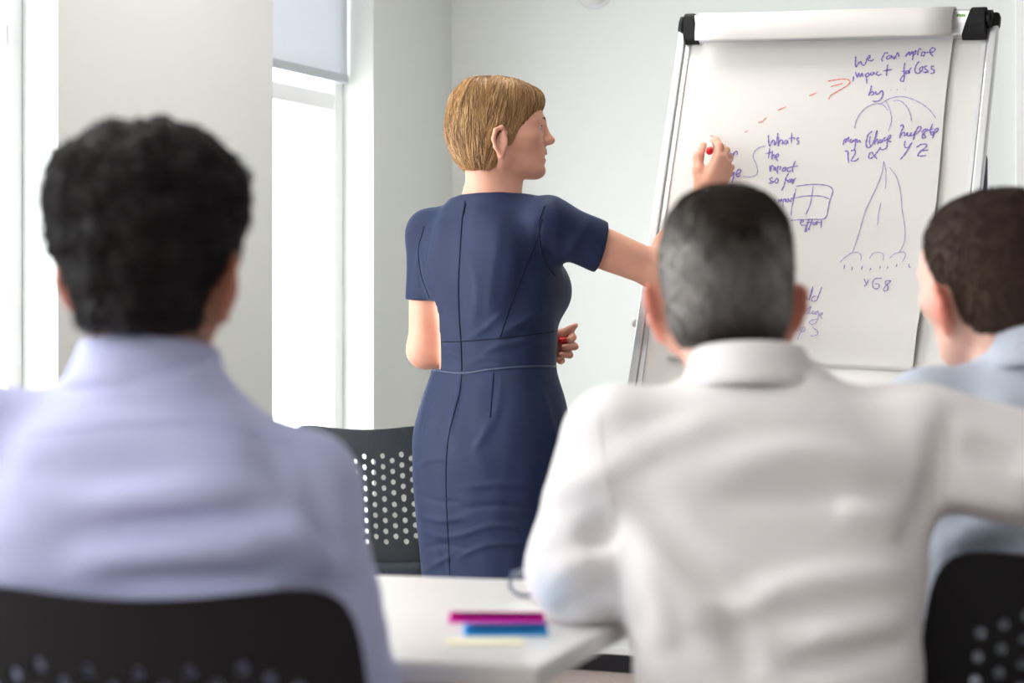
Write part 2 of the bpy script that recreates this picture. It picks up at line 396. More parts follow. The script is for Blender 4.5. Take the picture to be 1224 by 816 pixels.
def dome(c, n_, r, dep, m, name, parent, seg=20):
    a = nrm(np.cross(n_, UZ)); b = np.cross(a, n_); rs = []
    for q in np.linspace(0, math.pi / 2 * .97, 7):
        rs.append([c + n_ * dep * math.sin(q) + r * math.cos(q) * (a * math.cos(2 * math.pi * k / seg) + b * math.sin(2 * math.pi * k / seg)) for k in range(seg)])
    MB().rings(rs).build(name, m, parent, True)
wc = ST(1.0, 0, 0); wp = px(712, -14, 6.88); sw = float((wp - CN) @ DB)
dome(ST(sw, .0, wp[2]) + DL * .02, DL, .058, .05, M['penwhite'], 'dome_cover', wf); dome(ST(sw, 0, wp[2]), DL, .066, .02, M['white_paint'], 'base_plate', wf)
# roller blind in the far window
bl = empty('roller_blind', ST(-.085, .85, HEAD)); tag(bl, 'pale grey roller blind half down in the far window', 'blind')
MB().box(ST(-.085, .8475, (1.885 + HEAD - .03) / 2), (.004, .565, HEAD - .03 - 1.885), AX).build('blind_cloth', M['blind'], bl)
MB().box(ST(-.085, .8475, 1.872), (.014, .57, .028), AX).build('bottom_bar', M['blindrail'], bl, bevel=.004)
MB().tube([ST(-.085, .56, HEAD - .03), ST(-.085, 1.135, HEAD - .03)], .022, 14).build('roller', M['blind'], bl, True)

# ------------------------------------------------------------------ table and what lies on it
TZ = .73; TA = np.array([.026, 2.16, 0]); E1 = nrm((-.96, .28, 0)); E2 = nrm((.28, .96, 0)); L1, L2 = 1.5, .76
tb = empty('meeting_table', TA + E1 * L1 / 2 + E2 * L2 / 2); tag(tb, 'white rectangular meeting table between the seated people', 'table')
tc = TA + E1 * L1 / 2 + E2 * L2 / 2; TAX = np.array([-E1, E2, UZ])
MB().box(tc + UZ * (TZ - .001), (L1 - .003, L2 - .003, .002), TAX).build('table_top_laminate', M['table'], tb)
MB().box(tc + UZ * (TZ - .0125), (L1, L2, .021), TAX).build('table_top', M['tedge'], tb, bevel=.003)
for a in (.09, L1 - .25):
    for b in (.30, L2 - .08):
        p = TA + E1 * (a + .12) + E2 * b; MB().tube([p + UZ * .0, p + UZ * (TZ - .024)], .022, 14).build('leg', M['chrome'], tb, True)
def pad(name, label, m, cx, cy, rot, w, d, h, n, grp):
    r = math.radians(rot); ax = np.array([[math.cos(r), math.sin(r), 0], [-math.sin(r), math.cos(r), 0], [0, 0, 1]])
    o = empty(name, (cx, cy, TZ)); tag(o, label, 'sticky notes', grp)
    MB().box((cx, cy, TZ + h * .5), (w, d, h), ax).build('note_block', m, o, bevel=.0006)
    # top sheet, its free edge lifting
    rs = []
    for k in range(8):
        v = k / 7; lift = .0006 + .006 * max(0, v - .45)**2 * (4 if n > 2 else 0)
        c = np.array([cx, cy, TZ + h]) + ax[1] * d * (v - .5) * -.98 + UZ * lift
        rs.append([c - ax[0] * w * .49, c + ax[0] * w * .49, c + ax[0] * w * .49 + UZ * .0004, c - ax[0] * w * .49 + UZ * .0004])
    MB().rings(rs).build('top_sheet', m, o)
pM = px(594, 741, .33 * FPX / (741 - 408)); pB = px(604, 748, .324 * FPX / (748 - 408)); pY = px(580, 764, .328 * FPX / (764 - 408))
pad('sticky_note_pad', 'magenta pad of sticky notes behind the blue pad on the table', M['magenta'], pM[0], pM[1], -2, .112, .052, .005, 8, 'sticky note pads')
pad('sticky_note_pad', 'bright blue pad of sticky notes on the white table', M['blue'], pB[0], pB[1] - .012, 3, .094, .056, .006, 8, 'sticky note pads')
pad('sticky_note_pad', 'pale yellow sticky notes nearest the table corner', M['yellow'], pY[0], pY[1] - .01, 2, .085, .042, .0008, 2, 'sticky note pads')
gc = px(631, 710, .325 * FPX / (710 - 408)); gl = empty('eyeglasses', (gc[0], gc[1], TZ)); tag(gl, 'dark rimmed eyeglasses on the table beside the white sleeve', 'glasses')
gx = nrm((.86, -.5, 0)); gy = nrm((.5, .86, 0))
for s in (0, 1):
    c = np.array([gc[0], gc[1], TZ + .021]) + gx * .062 * s; tl = nrm(UZ * .85 + gy * .52); rp = [c + gx * .026 * math.cos(a) + tl * .019 * math.sin(a) for a in np.linspace(0, 2 * math.pi, 25)]
    MB().tube(rp, .0026, 8, False).build('rim', M['specs'], gl, True)
    hp = c + gx * (.028 if s else -.028) + tl * .012; MB().tube([hp, hp + gy * .10 - UZ * .010, hp + gy * .135 - UZ * .022], .0022, 8).build('temple_arm', M['specs'], gl, True)
    MB().rings([[c + gx * .0245 * math.cos(a) + tl * .0175 * math.sin(a) + gy * q for a in np.linspace(0, 2 * math.pi, 24, endpoint=False)] for q in (-.0008, .0008)]).build('lens', M['glass'], gl)
br = np.array([gc[0], gc[1], TZ + .026]) ; MB().tube([br + gx * .026, br + gx * .031 + UZ * .003, br + gx * .036], .0022, 8).build('bridge', M['specs'], gl, True)

# ------------------------------------------------------------------ chairs with perforated backs
def chair_panel():
    ncol, nrow, cw, ch, hr = 13, 9, .0265, .0285, .0071
    W, Hh = ncol * cw, nrow * ch; bm = bmesh.new(); cache = {}
    def V(x, y):
        k = (round(x, 5), round(y, 5))
        if k not in cache: cache[k] = bm.verts.new((x, y, 0))
        return cache[k]
    for i in range(ncol):
        x0, x1 = -W / 2 + i * cw, -W / 2 + (i + 1) * cw; xm = (x0 + x1) / 2; off = (i % 2) * ch / 2
        nr = nrow - (i % 2)
        if off:
            for ya in (-Hh / 2, Hh / 2 - ch / 2): bm.faces.new([V(x0, ya), V(xm, ya), V(x1, ya), V(x1, ya + ch / 2), V(xm, ya + ch / 2), V(x0, ya + ch / 2)])
        for j in range(nr):
            y0 = -Hh / 2 + off + j * ch; y1 = y0 + ch; ym = (y0 + y1) / 2
            B = [V(x1, ym), V(x1, y1), V(xm, y1), V(x0, y1), V(x0, ym), V(x0, y0), V(xm, y0), V(x1, y0)]
            skip = (j in (0, nr - 1) and i in (0, ncol - 1))
            if skip: bm.faces.new(B); continue
            Hv = [bm.verts.new((xm + hr * math.cos(k * math.pi / 4), ym + hr * 1.12 * math.sin(k * math.pi / 4), 0)) for k in range(8)]
            for k in range(8): bm.faces.new([B[k], B[(k + 1) % 8], Hv[(k + 1) % 8], Hv[k]])
    # outer margin to the rounded outline
    per = sorted([v for k, v in cache.items() if abs(abs(k[0]) - W / 2) < 1e-4 or abs(abs(k[1]) - Hh / 2) < 1e-4], key=lambda v: math.atan2(v.co.y / Hh, v.co.x / W))
    OW, OT, OB = .225, .185, .175
    out = []
    for v in per:
        a = math.atan2(v.co.y / Hh, v.co.x / W); c, s = math.cos(a), math.sin(a); n = 6.5
        r = (abs(c)**n + abs(s)**n)**(-1 / n); y = r * s * (OT if s > 0 else OB); x = r * c * OW
        out.append(bm.verts.new((x, y, 0)))
    for k in range(len(per)): bm.faces.new([per[k], out[k], out[(k + 1) % len(per)], per[(k + 1) % len(per)]])
    for v in bm.verts:                            # taper, wrap around the sitter, lean back
        x, y = v.co.x, v.co.y; x *= 1 - .10 * (y + .17) / .34
        v.co = Vector((x, -.9 * x * x + .05 * (y / .17)**2 * 0, y + .02 * (x / .2)**2 * (1 if y > 0 else 0)))
    bmesh.ops.recalc_face_normals(bm, faces=bm.faces)
    me = bpy.data.meshes.new('backrest'); bm.to_mesh(me); bm.free(); me.materials.append(M['blackplastic']); return me
PANEL = chair_panel()
def make_chair(name, label, loc, rz, back_z, m_shell, lean=8, back_y=-.21, dz=0):
    # chair faces local +y; the back panel's wings curve toward the sitter
    root = empty(name, (loc[0], loc[1], 0)); tag(root, label, 'chair', 'perforated black meeting chairs')
    c, s = math.cos(rz), math.sin(rz); X = np.array([c, s, 0]); Yv = np.array([-s, c, 0]); B = np.array([loc[0], loc[1], 0.])
    W = lambda x, y, z: B + X * x + Yv * y + UZ * z
    o = bpy.data.objects.new('backrest', PANEL); COL.objects.link(o); o.parent = root
    o.location = tuple(X * 0 + Yv * back_y + UZ * (back_z - .185)); o.rotation_euler = (math.radians(-lean), 0, rz + math.pi); o.rotation_mode = 'XYZ'
    so = o.modifiers.new('solid', 'SOLIDIFY'); so.thickness = .007; so.offset = 0
    if m_shell is not M['blackplastic']:
        o.material_slots[0].link = 'OBJECT'; o.material_slots[0].material = m_shell
    n = 28; rs = []
    for z, k in ((.375, .94), (.381, 1.0), (.400, 1.0), (.411, .97), (.415, .86), (.411, .5)):
        r = []
        for i in range(n):
            a = 2 * math.pi * i / n; q = (abs(math.cos(a))**4 + abs(math.sin(a))**4)**(-.25); r.append(W(.225 * k * q * math.cos(a), .215 * k * q * math.sin(a), z + dz - (.012 if k < .6 else 0)))
        rs.append(r)
    MB().rings(rs).build('seat', M['seatpad'], root, True)
    for sx in (-1, 1):
        for sy in (-1, 1):
            MB().tube([W(sx * .19, sy * .16, .38 + dz), W(sx * .215, sy * .20, .20), W(sx * .235, sy * .235, .0)], .011, 10).build('leg', M['chrome'], root, True)
        top = W(sx * .15, back_y - .01, back_z - .30)
        MB().tube([W(sx * .17, -.12, .37 + dz), W(sx * .175, back_y + .01, .38 + dz * .5), W(sx * .165, back_y - .012, .46), top], .011, 10).build('back_support', M['blackplastic'], root, True)
    return root
make_chair('meeting_chair', 'black perforated chair holding the person in the lavender shirt', (-.325, 2.215), math.radians(-6), .822, M['blackplastic'])
make_chair('meeting_chair', 'black perforated chair at the right behind the person in pale blue', (.648, 2.68), math.radians(10), .812, M['blackplastic'])
make_chair('meeting_chair', 'dark grey perforated chair standing empty behind the navy dress', (-.355, 5.80), math.radians(-8), .832, M['greyplastic'], dz=.065)

# ------------------------------------------------------------------ flipchart easel, pad and handwriting
FC = np.array([.7909, 5.22, 1.854]); th, la, ro = math.radians(23.03), math.radians(17), math.radians(-2.40)
_t = np.array([math.cos(th), -math.sin(th), 0]); _n = np.array([-math.sin(th), -math.cos(th), 0]); _u = math.cos(la) * UZ - math.sin(la) * _n
BT = _t * math.cos(ro) + _u * math.sin(ro); BU = _u * math.cos(ro) - _t * math.sin(ro); BN = nrm(np.cross(BT, BU))
if BN[1] > 0: BN = -BN                            # toward the camera
def FB(a, b, n=0): return FC + BT * a + BU * b + BN * n
BW, BH = .80, 1.06; BAX = np.array([BT, BU, BN])
ez = empty('flipchart_easel', (FC[0] - .12, FC[1] - .25, 0)); tag(ez, 'white flipchart easel with silver frame leaning back beside the presenter', 'flipchart')
MB().box(FB(0, -BH / 2, -.008), (BW - .04, BH - .03, .012), BAX).build('board', M['board'], ez)
for s in (-1, 1):
    MB().box(FB(s * (BW / 2 - .011), -BH / 2 - .0, -.006), (.022, BH - .06, .026), BAX).build('side_rail', M['alu'], ez, bevel=.004)
    MB().box(FB(s * (BW / 2 - .030), -BH / 2 - .0, -.001), (.010, BH - .06, .006), BAX).build('inner_rail', M['alu'], ez)
    MB().box(FB(s * (BW / 2 - .017), -.018, -.004), (.038, .038, .032), BAX).build('corner_cap', M['blackplastic'], ez, bevel=.008)
    MB().box(FB(s * (BW / 2 - .017), -BH + .018, -.004), (.038, .038, .032), BAX).build('corner_cap', M['blackplastic'], ez, bevel=.008)
    MB().tube([FB(s * (BW / 2 + .004), -.80, -.004), FB(s * (BW / 2 + .010), -.80, -.004)], .010, 12).build('leg_knob', M['penwhite'], ez, True)
    top = FB(s * .30, -.60, -.03); foot = np.array([FC[0] + s * .42 * _t[0] - .02, FC[1] + s * .42 * _t[1] - .32, 0.012]); MB().tube([top, foot], .014, 12).build('leg', M['alu'], ez, True)
MB().box(FB(0, -.012, -.006), (BW - .06, .022, .022), BAX).build('top_rail', M['alu'], ez, bevel=.003)
MB().box(FB(0, -BH + .012, -.006), (BW - .06, .022, .022), BAX).build('bottom_rail', M['alu'], ez, bevel=.003)
MB().box(FB(0, -BH + .02, .035), (BW - .12, .012, .07), BAX).build('pen_tray', M['penwhite'], ez, bevel=.004)
rl_top = px(1177, 150, 5.45); MB().tube([FB(.335, -.22, -.03), px(1175, 190, 5.35), np.array([1.30, 5.95, .012])], .012, 12).build('rear_leg', M['specs'], ez, True)
# clamp bar with black ends
PL, PR, PTOP = -.328, .300, -.062
def clamp_profile(a, k=1.0):
    pr = [(-.014, .000), (-.004, .010), (.001, .026), (-.004, .038), (-.010, .042), (-.036, .034), (-.062, .022), (-.066, .006), (-.064, .000)]
    return [FB(a, b * k - .001, n * k) for b, n in pr]
MB().rings([clamp_profile(a) for a in (-.372, .372)]).build('clamp_bar', M['alu'], ez, bevel=.001)
for a0, a1, sl in ((-.376, -.338, -.016), (.376, .318, .030)):
    prof = [(-.012, .0), (-.002, .012), (.004, .028), (-.002, .041), (-.010, .046), (-.038, .038), (-.066, .026), (-.071, .006), (-.068, .0)]
    outer = [FB(a0, b, n) for b, n in prof]; inner = [FB(a1 + sl * (b + .07) / .09, b, n) for b, n in prof]
    MB().rings([outer, inner]).build('clamp_end', M['blackplastic'], ez, bevel=.003)
    sgn = 1 if a0 > 0 else -1
    MB().tube([FB(a0, -.022, .018), FB(a0 + sgn * .012, -.022, .018)], .021, 20).build('clamp_knob', M['blackplastic'], ez, True)
for q in range(5): MB().box(FB(.309 + q * .0042, -.022 + (q % 2) * .001, .0395 - .0), (.0030, .006, .0012), BAX).build('green_print', M['green'], ez)
# paper pad: one writing sheet in front, the stack, and the used sheets folded over the clamp
pd = empty('paper_pad', FB(0, -.5, .004)); tag(pd, 'flipchart paper pad covered in purple handwriting and red arrow dashes', 'paper pad')
PBOT = -.884
def wave(a, b):                                   # the gentle ripples of the hanging sheet
    v = np.clip((-b - .07) / .8, 0, 1)
    return .0075 + .0022 * math.sin(b * 46 + a * 2.0) * v + .0018 * math.sin(b * 23 + 1 - a * 3) * v + .010 * v**3 * max(0, (a - .1) / .2)**2
def pad_edge(b, right):
    v = (-b - .06) / .82
    return (PR - .008 * v + .004 * math.sin(b * 9)) if right else (PL + .018 * v)
def sheet(n0, bot, name, sc=1.0, curl=0):
    na, nb = 24, 60; vs = []; fs = []
    for j in range(nb + 1):
        b = PTOP + .03 + (bot - PTOP - .03) * j / nb
        for i in range(na + 1):
            a = pad_edge(b, False) + (pad_edge(b, True) - pad_edge(b, False)) * i / na
            c = curl * max(0, 1 - (i / na) / .10)**2 * max(0, (j / nb - .90) / .10)**2 if curl else 0
            vs.append(FB(a, b, n0 + wave(a, b) + c))
    for j in range(nb):
        for i in range(na):
            k = j * (na + 1) + i; fs.append([k, k + 1, k + na + 2, k + na + 1])
    return obj_from(name, vs, fs, M['paper'], pd, True)
sheet(0, PBOT, 'writing_sheet')
sheet(-.0022, PBOT - .004, 'under_sheet'); sheet(-.0036, PBOT - .007, 'under_sheet')
rs = []                                           # folded-over sheets rolling over the clamp
for k in range(26):
    q = k / 25
    if q < .5: b = -.082 + .066 * (q / .5) * 1.0; n = .054 + .010 * math.sin(q / .5 * math.pi) + .002
    else:
        w = (q - .5) / .5 * math.pi * .9; b = -.016 + .012 * math.sin(w); n = .056 - .048 * (1 - math.cos(w)) / 2 * 1.35
    rs.append((b, n))
vs = []; fs = []
for a in np.linspace(PL - .004, PR + .004, 9):
    for b, n in rs: vs.append(FB(a, b + .0015 * math.sin(a * 9), n))
nn = len(rs)
for i in range(8):
    for k in range(nn - 1): fs.append([i * nn + k, i * nn + k + 1, (i + 1) * nn + k + 1, (i + 1) * nn + k])
o = obj_from('folded_over_sheets', vs, fs, M['paper'], pd, True); so = o.modifiers.new('solid', 'SOLIDIFY'); so.thickness = .004; so.offset = -1
def hit_board(x, y):
    d = np.array([(x - 612) / FPX, 1, (408 - y) / FPX]); o = np.array([0, 0, CAM_H]); s = np.dot(FC + BN * .007 - o, BN) / np.dot(d, BN); p = o + s * d - FC
    return float(p @ BT), float(p @ BU)
def strokes(name, ox, oy, sc, lines, width, m, label=None):
    vs = []; fs = []
    for ln in lines:
        ab = np.array([hit_board(ox + x / sc, oy + y / sc) for x, y in ln])
        if len(ab) == 1: ab = np.array([ab[0] - [.001, 0], ab[0] + [.001, 0]])
        c = smooth_line(ab, 5); n0 = len(vs)
        for i, (a, b) in enumerate(c):
            t = c[min(i + 1, len(c) - 1)] - c[max(i - 1, 0)]; L = np.linalg.norm(t) + 1e-9; q = np.array([-t[1], t[0]]) / L
            w = width * (.42 + .12 * math.sin(i * 1.3 + n0)) * (1 if 0 < i < len(c) - 1 else .6)
            for s in (-1, 1):
                aa, bb = a + q[0] * w * s, b + q[1] * w * s; vs.append(FB(aa, bb, wave(aa, bb) + .0009))
        for i in range(len(c) - 1): fs.append([n0 + 2 * i, n0 + 2 * i + 1, n0 + 2 * i + 3, n0 + 2 * i + 2])
    o = obj_from(name, vs, fs, m, pd); so = o.modifiers.new('solid', 'SOLIDIFY'); so.thickness = .0003
    if label: o['label'] = label
    return o
WB, TH = .0034, .0022
A = (1000, 50, 9.069); B2 = (1000, 110, 9.069); C3 = (880, 80, 8.16); D4 = (855, 150, 6.047); E5 = (990, 185, 4.667); F6 = (930, 330, 9.07)
def word(tr, lines, w=WB, m='ink', label=None, name='handwriting'): strokes(name, *tr, lines, w, M[m], label)
word(A, [[(208,160),(205,215),(212,275),(240,235),(262,215),(275,250),(300,255),(322,215),(325,185)],[(325,195),(365,165),(360,150),(335,180),(350,205),(380,208),(405,192)]], label='handwritten word We')
word(A, [[(560,125),(530,122),(505,160),(490,200),(505,215)],[(590,150),(560,155),(540,180),(560,190),(590,165),(600,150),(600,185)],[(615,155),(625,190),(650,140),(665,120),(678,165)]], label='handwritten word can')
word(A, [[(750,165),(765,125)],[(765,150),(790,110),(795,150),(820,105),(825,140)],[(840,105),(830,150),(822,200)],[(840,120),(860,95),(860,125),(835,145)],[(880,150),(885,100),(905,75),(920,90)],[(930,110),(920,150),(945,155),(955,120),(935,105)],[(955,110),(975,120),(1000,115)],[(1000,115),(1050,110),(1070,85),(1045,65),(1015,90),(1015,120),(1045,160)]], label='handwritten word improve')
word(A, [[(185,375),(180,430)],[(205,325),(225,385),(240,340),(255,380),(275,340),(285,380)],[(310,350),(325,400),(328,455)],[(315,355),(345,340),(350,370),(325,385)],[(385,330),(365,355),(390,360),(405,330),(410,355)],[(450,325),(430,345),(450,365),(490,350)],[(555,250),(545,310),(540,370)],[(500,320),(605,300)]], label='handwritten word impact')
word(A, [[(740,230),(730,300),(735,380),(720,430),(695,425),(700,395),(740,350),(755,330)],[(705,325),(750,315)],[(755,325),(750,345),(775,340),(775,315),(755,325)],[(785,310),(790,345),(795,300),(815,280)]], label='handwritten word for')
word(A, [[(895,215),(860,265),(850,320),(875,345),(905,335),(935,300),(930,270),(900,300),(910,330)],[(985,265),(955,270),(960,295),(990,315),(970,335),(940,330)],[(1060,265),(1030,270),(1030,295),(1060,315),(1050,340),(1020,345)],[(940,330),(1000,330)]], label='handwritten word less')
word(A, [[(378,475),(365,540),(348,585),(365,560),(395,540),(405,560),(380,585)],[(425,535),(430,570),(455,565),(490,530),(500,540),(500,590),(470,635),(425,650),(390,645)],[(588,523),(593,524)],[(656,522),(661,522)],[(743,517),(748,517)]], label='handwritten word by with three dots')
word(B2, [[(197,395),(205,340),(240,260),(300,190),(370,145),(440,128),(490,135),(530,165),(557,205)],[(530,95),(565,160),(590,240),(595,310),(580,370),(563,420)],[(612,105),(650,93),(700,105),(750,145),(785,205),(805,260),(810,315)],[(485,130),(540,90),(620,60),(700,52),(790,68),(880,105),(960,155),(1030,220),(1075,285)]], TH, 'inklight', 'four drawn arcs fanning out below the word by', 'drawn_arcs')
word(B2, [[(70,575),(85,520),(100,505),(95,550),(120,500),(130,490),(125,540)],[(165,510),(145,530),(160,550),(180,520),(180,545)],[(200,505),(205,545),(200,600),(190,640)],[(185,530),(225,510)],[(225,515),(225,545),(250,525),(260,550)]], label='handwritten word make')
word(B2, [[(390,425),(350,450),(325,520),(320,575),(340,605),(370,590),(405,530),(430,460),(440,415),(420,480),(410,570)],[(365,480),(355,540),(370,590)],[(415,550),(440,510),(450,540),(445,570)],[(480,510),(460,545),(485,550),(495,515),(500,545)],[(540,490),(515,500),(520,530),(545,515),(548,560),(540,605),(500,625),(470,610),(480,595)],[(545,520),(585,490),(585,465),(555,495),(560,530),(595,540)]], label='handwritten word change')
word(B2, [[(88,645),(120,640),(125,700),(130,770)],[(155,640),(195,630),(205,650),(180,710),(160,745),(200,748),(240,720)]], label='handwritten number 12')
word(B2, [[(470,610),(430,665),(390,710),(360,722),(348,705),(365,660),(385,655),(405,690),(440,725)]], label='handwritten letter X')
word(B2, [[(690,375),(715,355),(725,370),(700,430),(685,495),(715,440),(735,440),(735,480)],[(745,475),(770,440),(765,475),(790,475),(810,440),(805,475),(830,470),(850,430),(840,480),(830,520)],[(850,440),(895,375),(915,385),(900,420),(860,460)]], label='handwritten word keep')
word(B2, [[(975,400),(945,410),(930,440),(955,470),(965,490),(935,500),(925,480),(990,400)],[(1040,345),(1015,430),(1020,450)],[(970,420),(1050,400)],[(1030,430),(1020,460),(1045,465),(1050,435),(1030,430)],[(1070,400),(1055,450),(1040,500)],[(1070,410),(1095,390),(1100,415),(1070,440)]], label='handwritten word stop')
word(B2, [[(745,530),(735,570),(745,600),(770,605),(800,570),(820,545)],[(820,545),(780,610),(735,680),(693,732)]], label='handwritten letter Y')
word(B2, [[(865,600),(910,570),(960,565),(978,575),(940,620),(890,665),(880,690),(920,695),(970,690)],[(905,635),(1000,628)]], label='handwritten letter Z')
word(C3, [[(895,140),(960,128),(1040,120),(1090,125),(1110,145),(1090,175),(1040,210),(980,245),(930,275),(908,300),(905,320)],[(925,193),(980,178),(1040,160)]], TH * 1.2, 'redink', 'red drawn arrow head', 'red_arrow')
for ln in ([(712,286),(790,250)],[(407,424),(490,392)],[(215,543),(245,540),(270,520),(295,495)],[(85,638),(117,624)]): word(C3, [ln], TH * 1.1, 'redink', None, 'red_dash')
word(D4, [[(385,70),(385,110),(395,150),(415,110),(425,105),(430,145),(445,110),(452,55)],[(460,85),(455,150),(470,110),(485,105),(485,140)],[(515,105),(495,125),(510,135),(525,110),(525,130)],[(553,52),(550,130)],[(530,95),(575,88)],[(575,92),(573,102)],[(610,90),(590,95),(595,110),(605,120),(590,140)]], label="handwritten word What's")
word(D4, [[(395,165),(385,240)],[(365,205),(410,195)],[(415,185),(410,245),(420,215),(430,215),(432,240)],[(435,235),(460,220),(450,205),(437,230),(455,260)]], label='handwritten word the')
word(D4, [[(395,290),(395,335)],[(400,335),(410,290),(425,300),(425,325),(435,300),(440,330)],[(455,290),(450,345),(455,350)],[(455,300),(475,300),(465,320)],[(500,300),(485,325),(500,330),(510,300),(510,330)],[(540,300),(520,315),(530,335),(550,325)],[(580,255),(560,310),(560,340)],[(530,305),(597,292)]], label='handwritten word impact in the middle column')
word(D4, [[(415,375),(395,385),(400,400),(420,405),(410,415),(385,415)],[(440,385),(430,405),(445,415),(455,390),(440,380)]], label='handwritten word so')
word(D4, [[(530,345),(510,380),(495,440),(480,468),(490,465)],[(505,395),(525,395)],[(540,385),(525,405),(535,410),(550,385),(550,415)],[(560,385),(560,420),(570,390),(583,378)]], label='handwritten word far')
word(D4, [[(583,440),(640,430),(710,425),(790,430),(835,445),(850,470),(840,510),(825,560),(815,620),(810,655),(790,675),(700,680),(545,688)],[(583,455),(570,530),(555,600),(550,652)],[(707,435),(700,500),(685,580),(655,648)],[(580,525),(640,512),(710,508),(780,515),(830,535)]], TH, 'ink', 'drawn box divided in four', 'drawn_grid')
word(D4, [[(432,535),(428,560)],[(455,560),(465,535),(470,555),(480,530),(485,555)],[(495,530),(490,590)],[(495,540),(510,530),(505,555)],[(525,530),(512,550),(525,555),(532,530),(535,550)],[(550,535),(542,550),(555,550)],[(572,490),(562,550)],[(545,530),(580,522)]], .0026, label='handwritten word impact beside the drawn box')
word(D4, [[(615,705),(640,695),(635,685),(617,700),(625,722),(650,720)],[(680,680),(665,720),(650,770),(660,765),(655,720)],[(705,680),(690,720),(675,755),(685,750)],[(660,705),(710,700)],[(715,700),(705,715),(720,718),(722,700)],[(730,695),(735,720),(735,700),(745,695)],[(770,680),(765,740)],[(740,705),(775,700)]], .0028, label='handwritten word effort')
word(D4, [[(365,148),(310,165),(280,195),(275,230),(295,275),(305,320),(300,350),(270,368),(235,372),(200,366)]], TH, 'inklight', 'drawn curved connector', 'drawn_bracket')
word(D4, [[(60,205),(50,225),(75,230)],[(105,200),(92,215),(110,218),(115,200),(120,220)],[(130,200),(130,225),(145,190),(158,190),(160,215)]], label='handwritten word can beside the hand')
word(D4, [[(110,340),(120,365),(135,335),(130,380),(120,410)],[(150,360),(185,330),(175,315),(152,340),(155,368),(185,360)]], label='handwritten letters ge beside the hand')
word(D4, [[(75,455),(60,462),(75,475),(90,455),(75,455)],[(120,425),(110,480),(108,495)],[(95,445),(145,437)]], label='handwritten letters ot beside the hand')
word(E5, [[(310,35),(300,100),(260,200),(210,310),(180,410),(150,500),(135,545)],[(310,35),(318,70),(325,105)],[(322,110),(322,150),(318,190)],[(295,270),(282,330),(276,395)],[(342,72),(375,115),(405,220),(412,300),(425,380),(430,450),(415,510),(395,545)]], TH * .8, 'inklight', 'tall drawn triangle below the letters', 'drawn_triangle')
word(E5, [[(65,600),(95,570),(135,545),(170,545),(182,560),(182,588)],[(230,578),(250,550),(280,543),(305,553),(307,590)],[(343,578),(365,555),(395,543),(425,545),(432,560),(415,595)]], TH * .9, 'inklight', 'three small drawn arches', 'drawn_arches')
for ln in ([(92,615),(88,638)],[(137,625),(130,647)],[(192,620),(185,645)],[(240,632),(232,648)],[(292,622),(288,637)],[(335,625),(330,638)],[(385,612),(380,628)],[(452,610),(452,625),(462,632)]): word(E5, [ln], TH, 'ink', None, 'drawn_tick')
word(E5, [[(200,690),(215,725)],[(228,695),(212,722),(200,735)],[(300,690),(260,695),(248,720),(255,745),(280,745),(285,725),(262,720)],[(352,705),(325,705),(318,720),(335,735),(325,762),(308,755),(320,735),(352,705)]], TH, label='handwritten note x68')
word(F6, [[(205,105),(195,150),(190,190),(210,160),(220,190)],[(240,170),(235,190),(255,190),(255,165)],[(280,200),(270,230),(290,250),(310,215),(325,255),(350,220),(380,110),(350,200),(340,260)],[(475,115),(445,190),(410,265),(370,270),(365,245),(395,215),(420,220)]], TH, 'ink', 'handwritten word should')
word(F6, [[(285,375),(265,395),(268,410),(300,395),(330,355),(360,330),(320,420),(340,390),(350,415),(375,395),(395,375),(370,400),(385,415),(400,400)],[(440,380),(405,395),(410,420),(440,390),(440,450),(415,510),(370,530),(345,510),(365,485),(430,470)],[(450,430),(490,410),(485,400),(455,420),(490,470)]], TH, 'inklight', 'handwritten word change near the bottom of the sheet')
word(F6, [[(225,545),(195,560),(205,590),(235,590),(240,560),(225,545)],[(260,580),(240,630),(210,690)],[(255,580),(285,555),(300,575),(285,605),(255,610)],[(380,560),(430,600),(435,625),(400,650),(350,650)],[(343,697),(348,697)]], TH, 'inklight', 'handwritten letters op and a question mark')

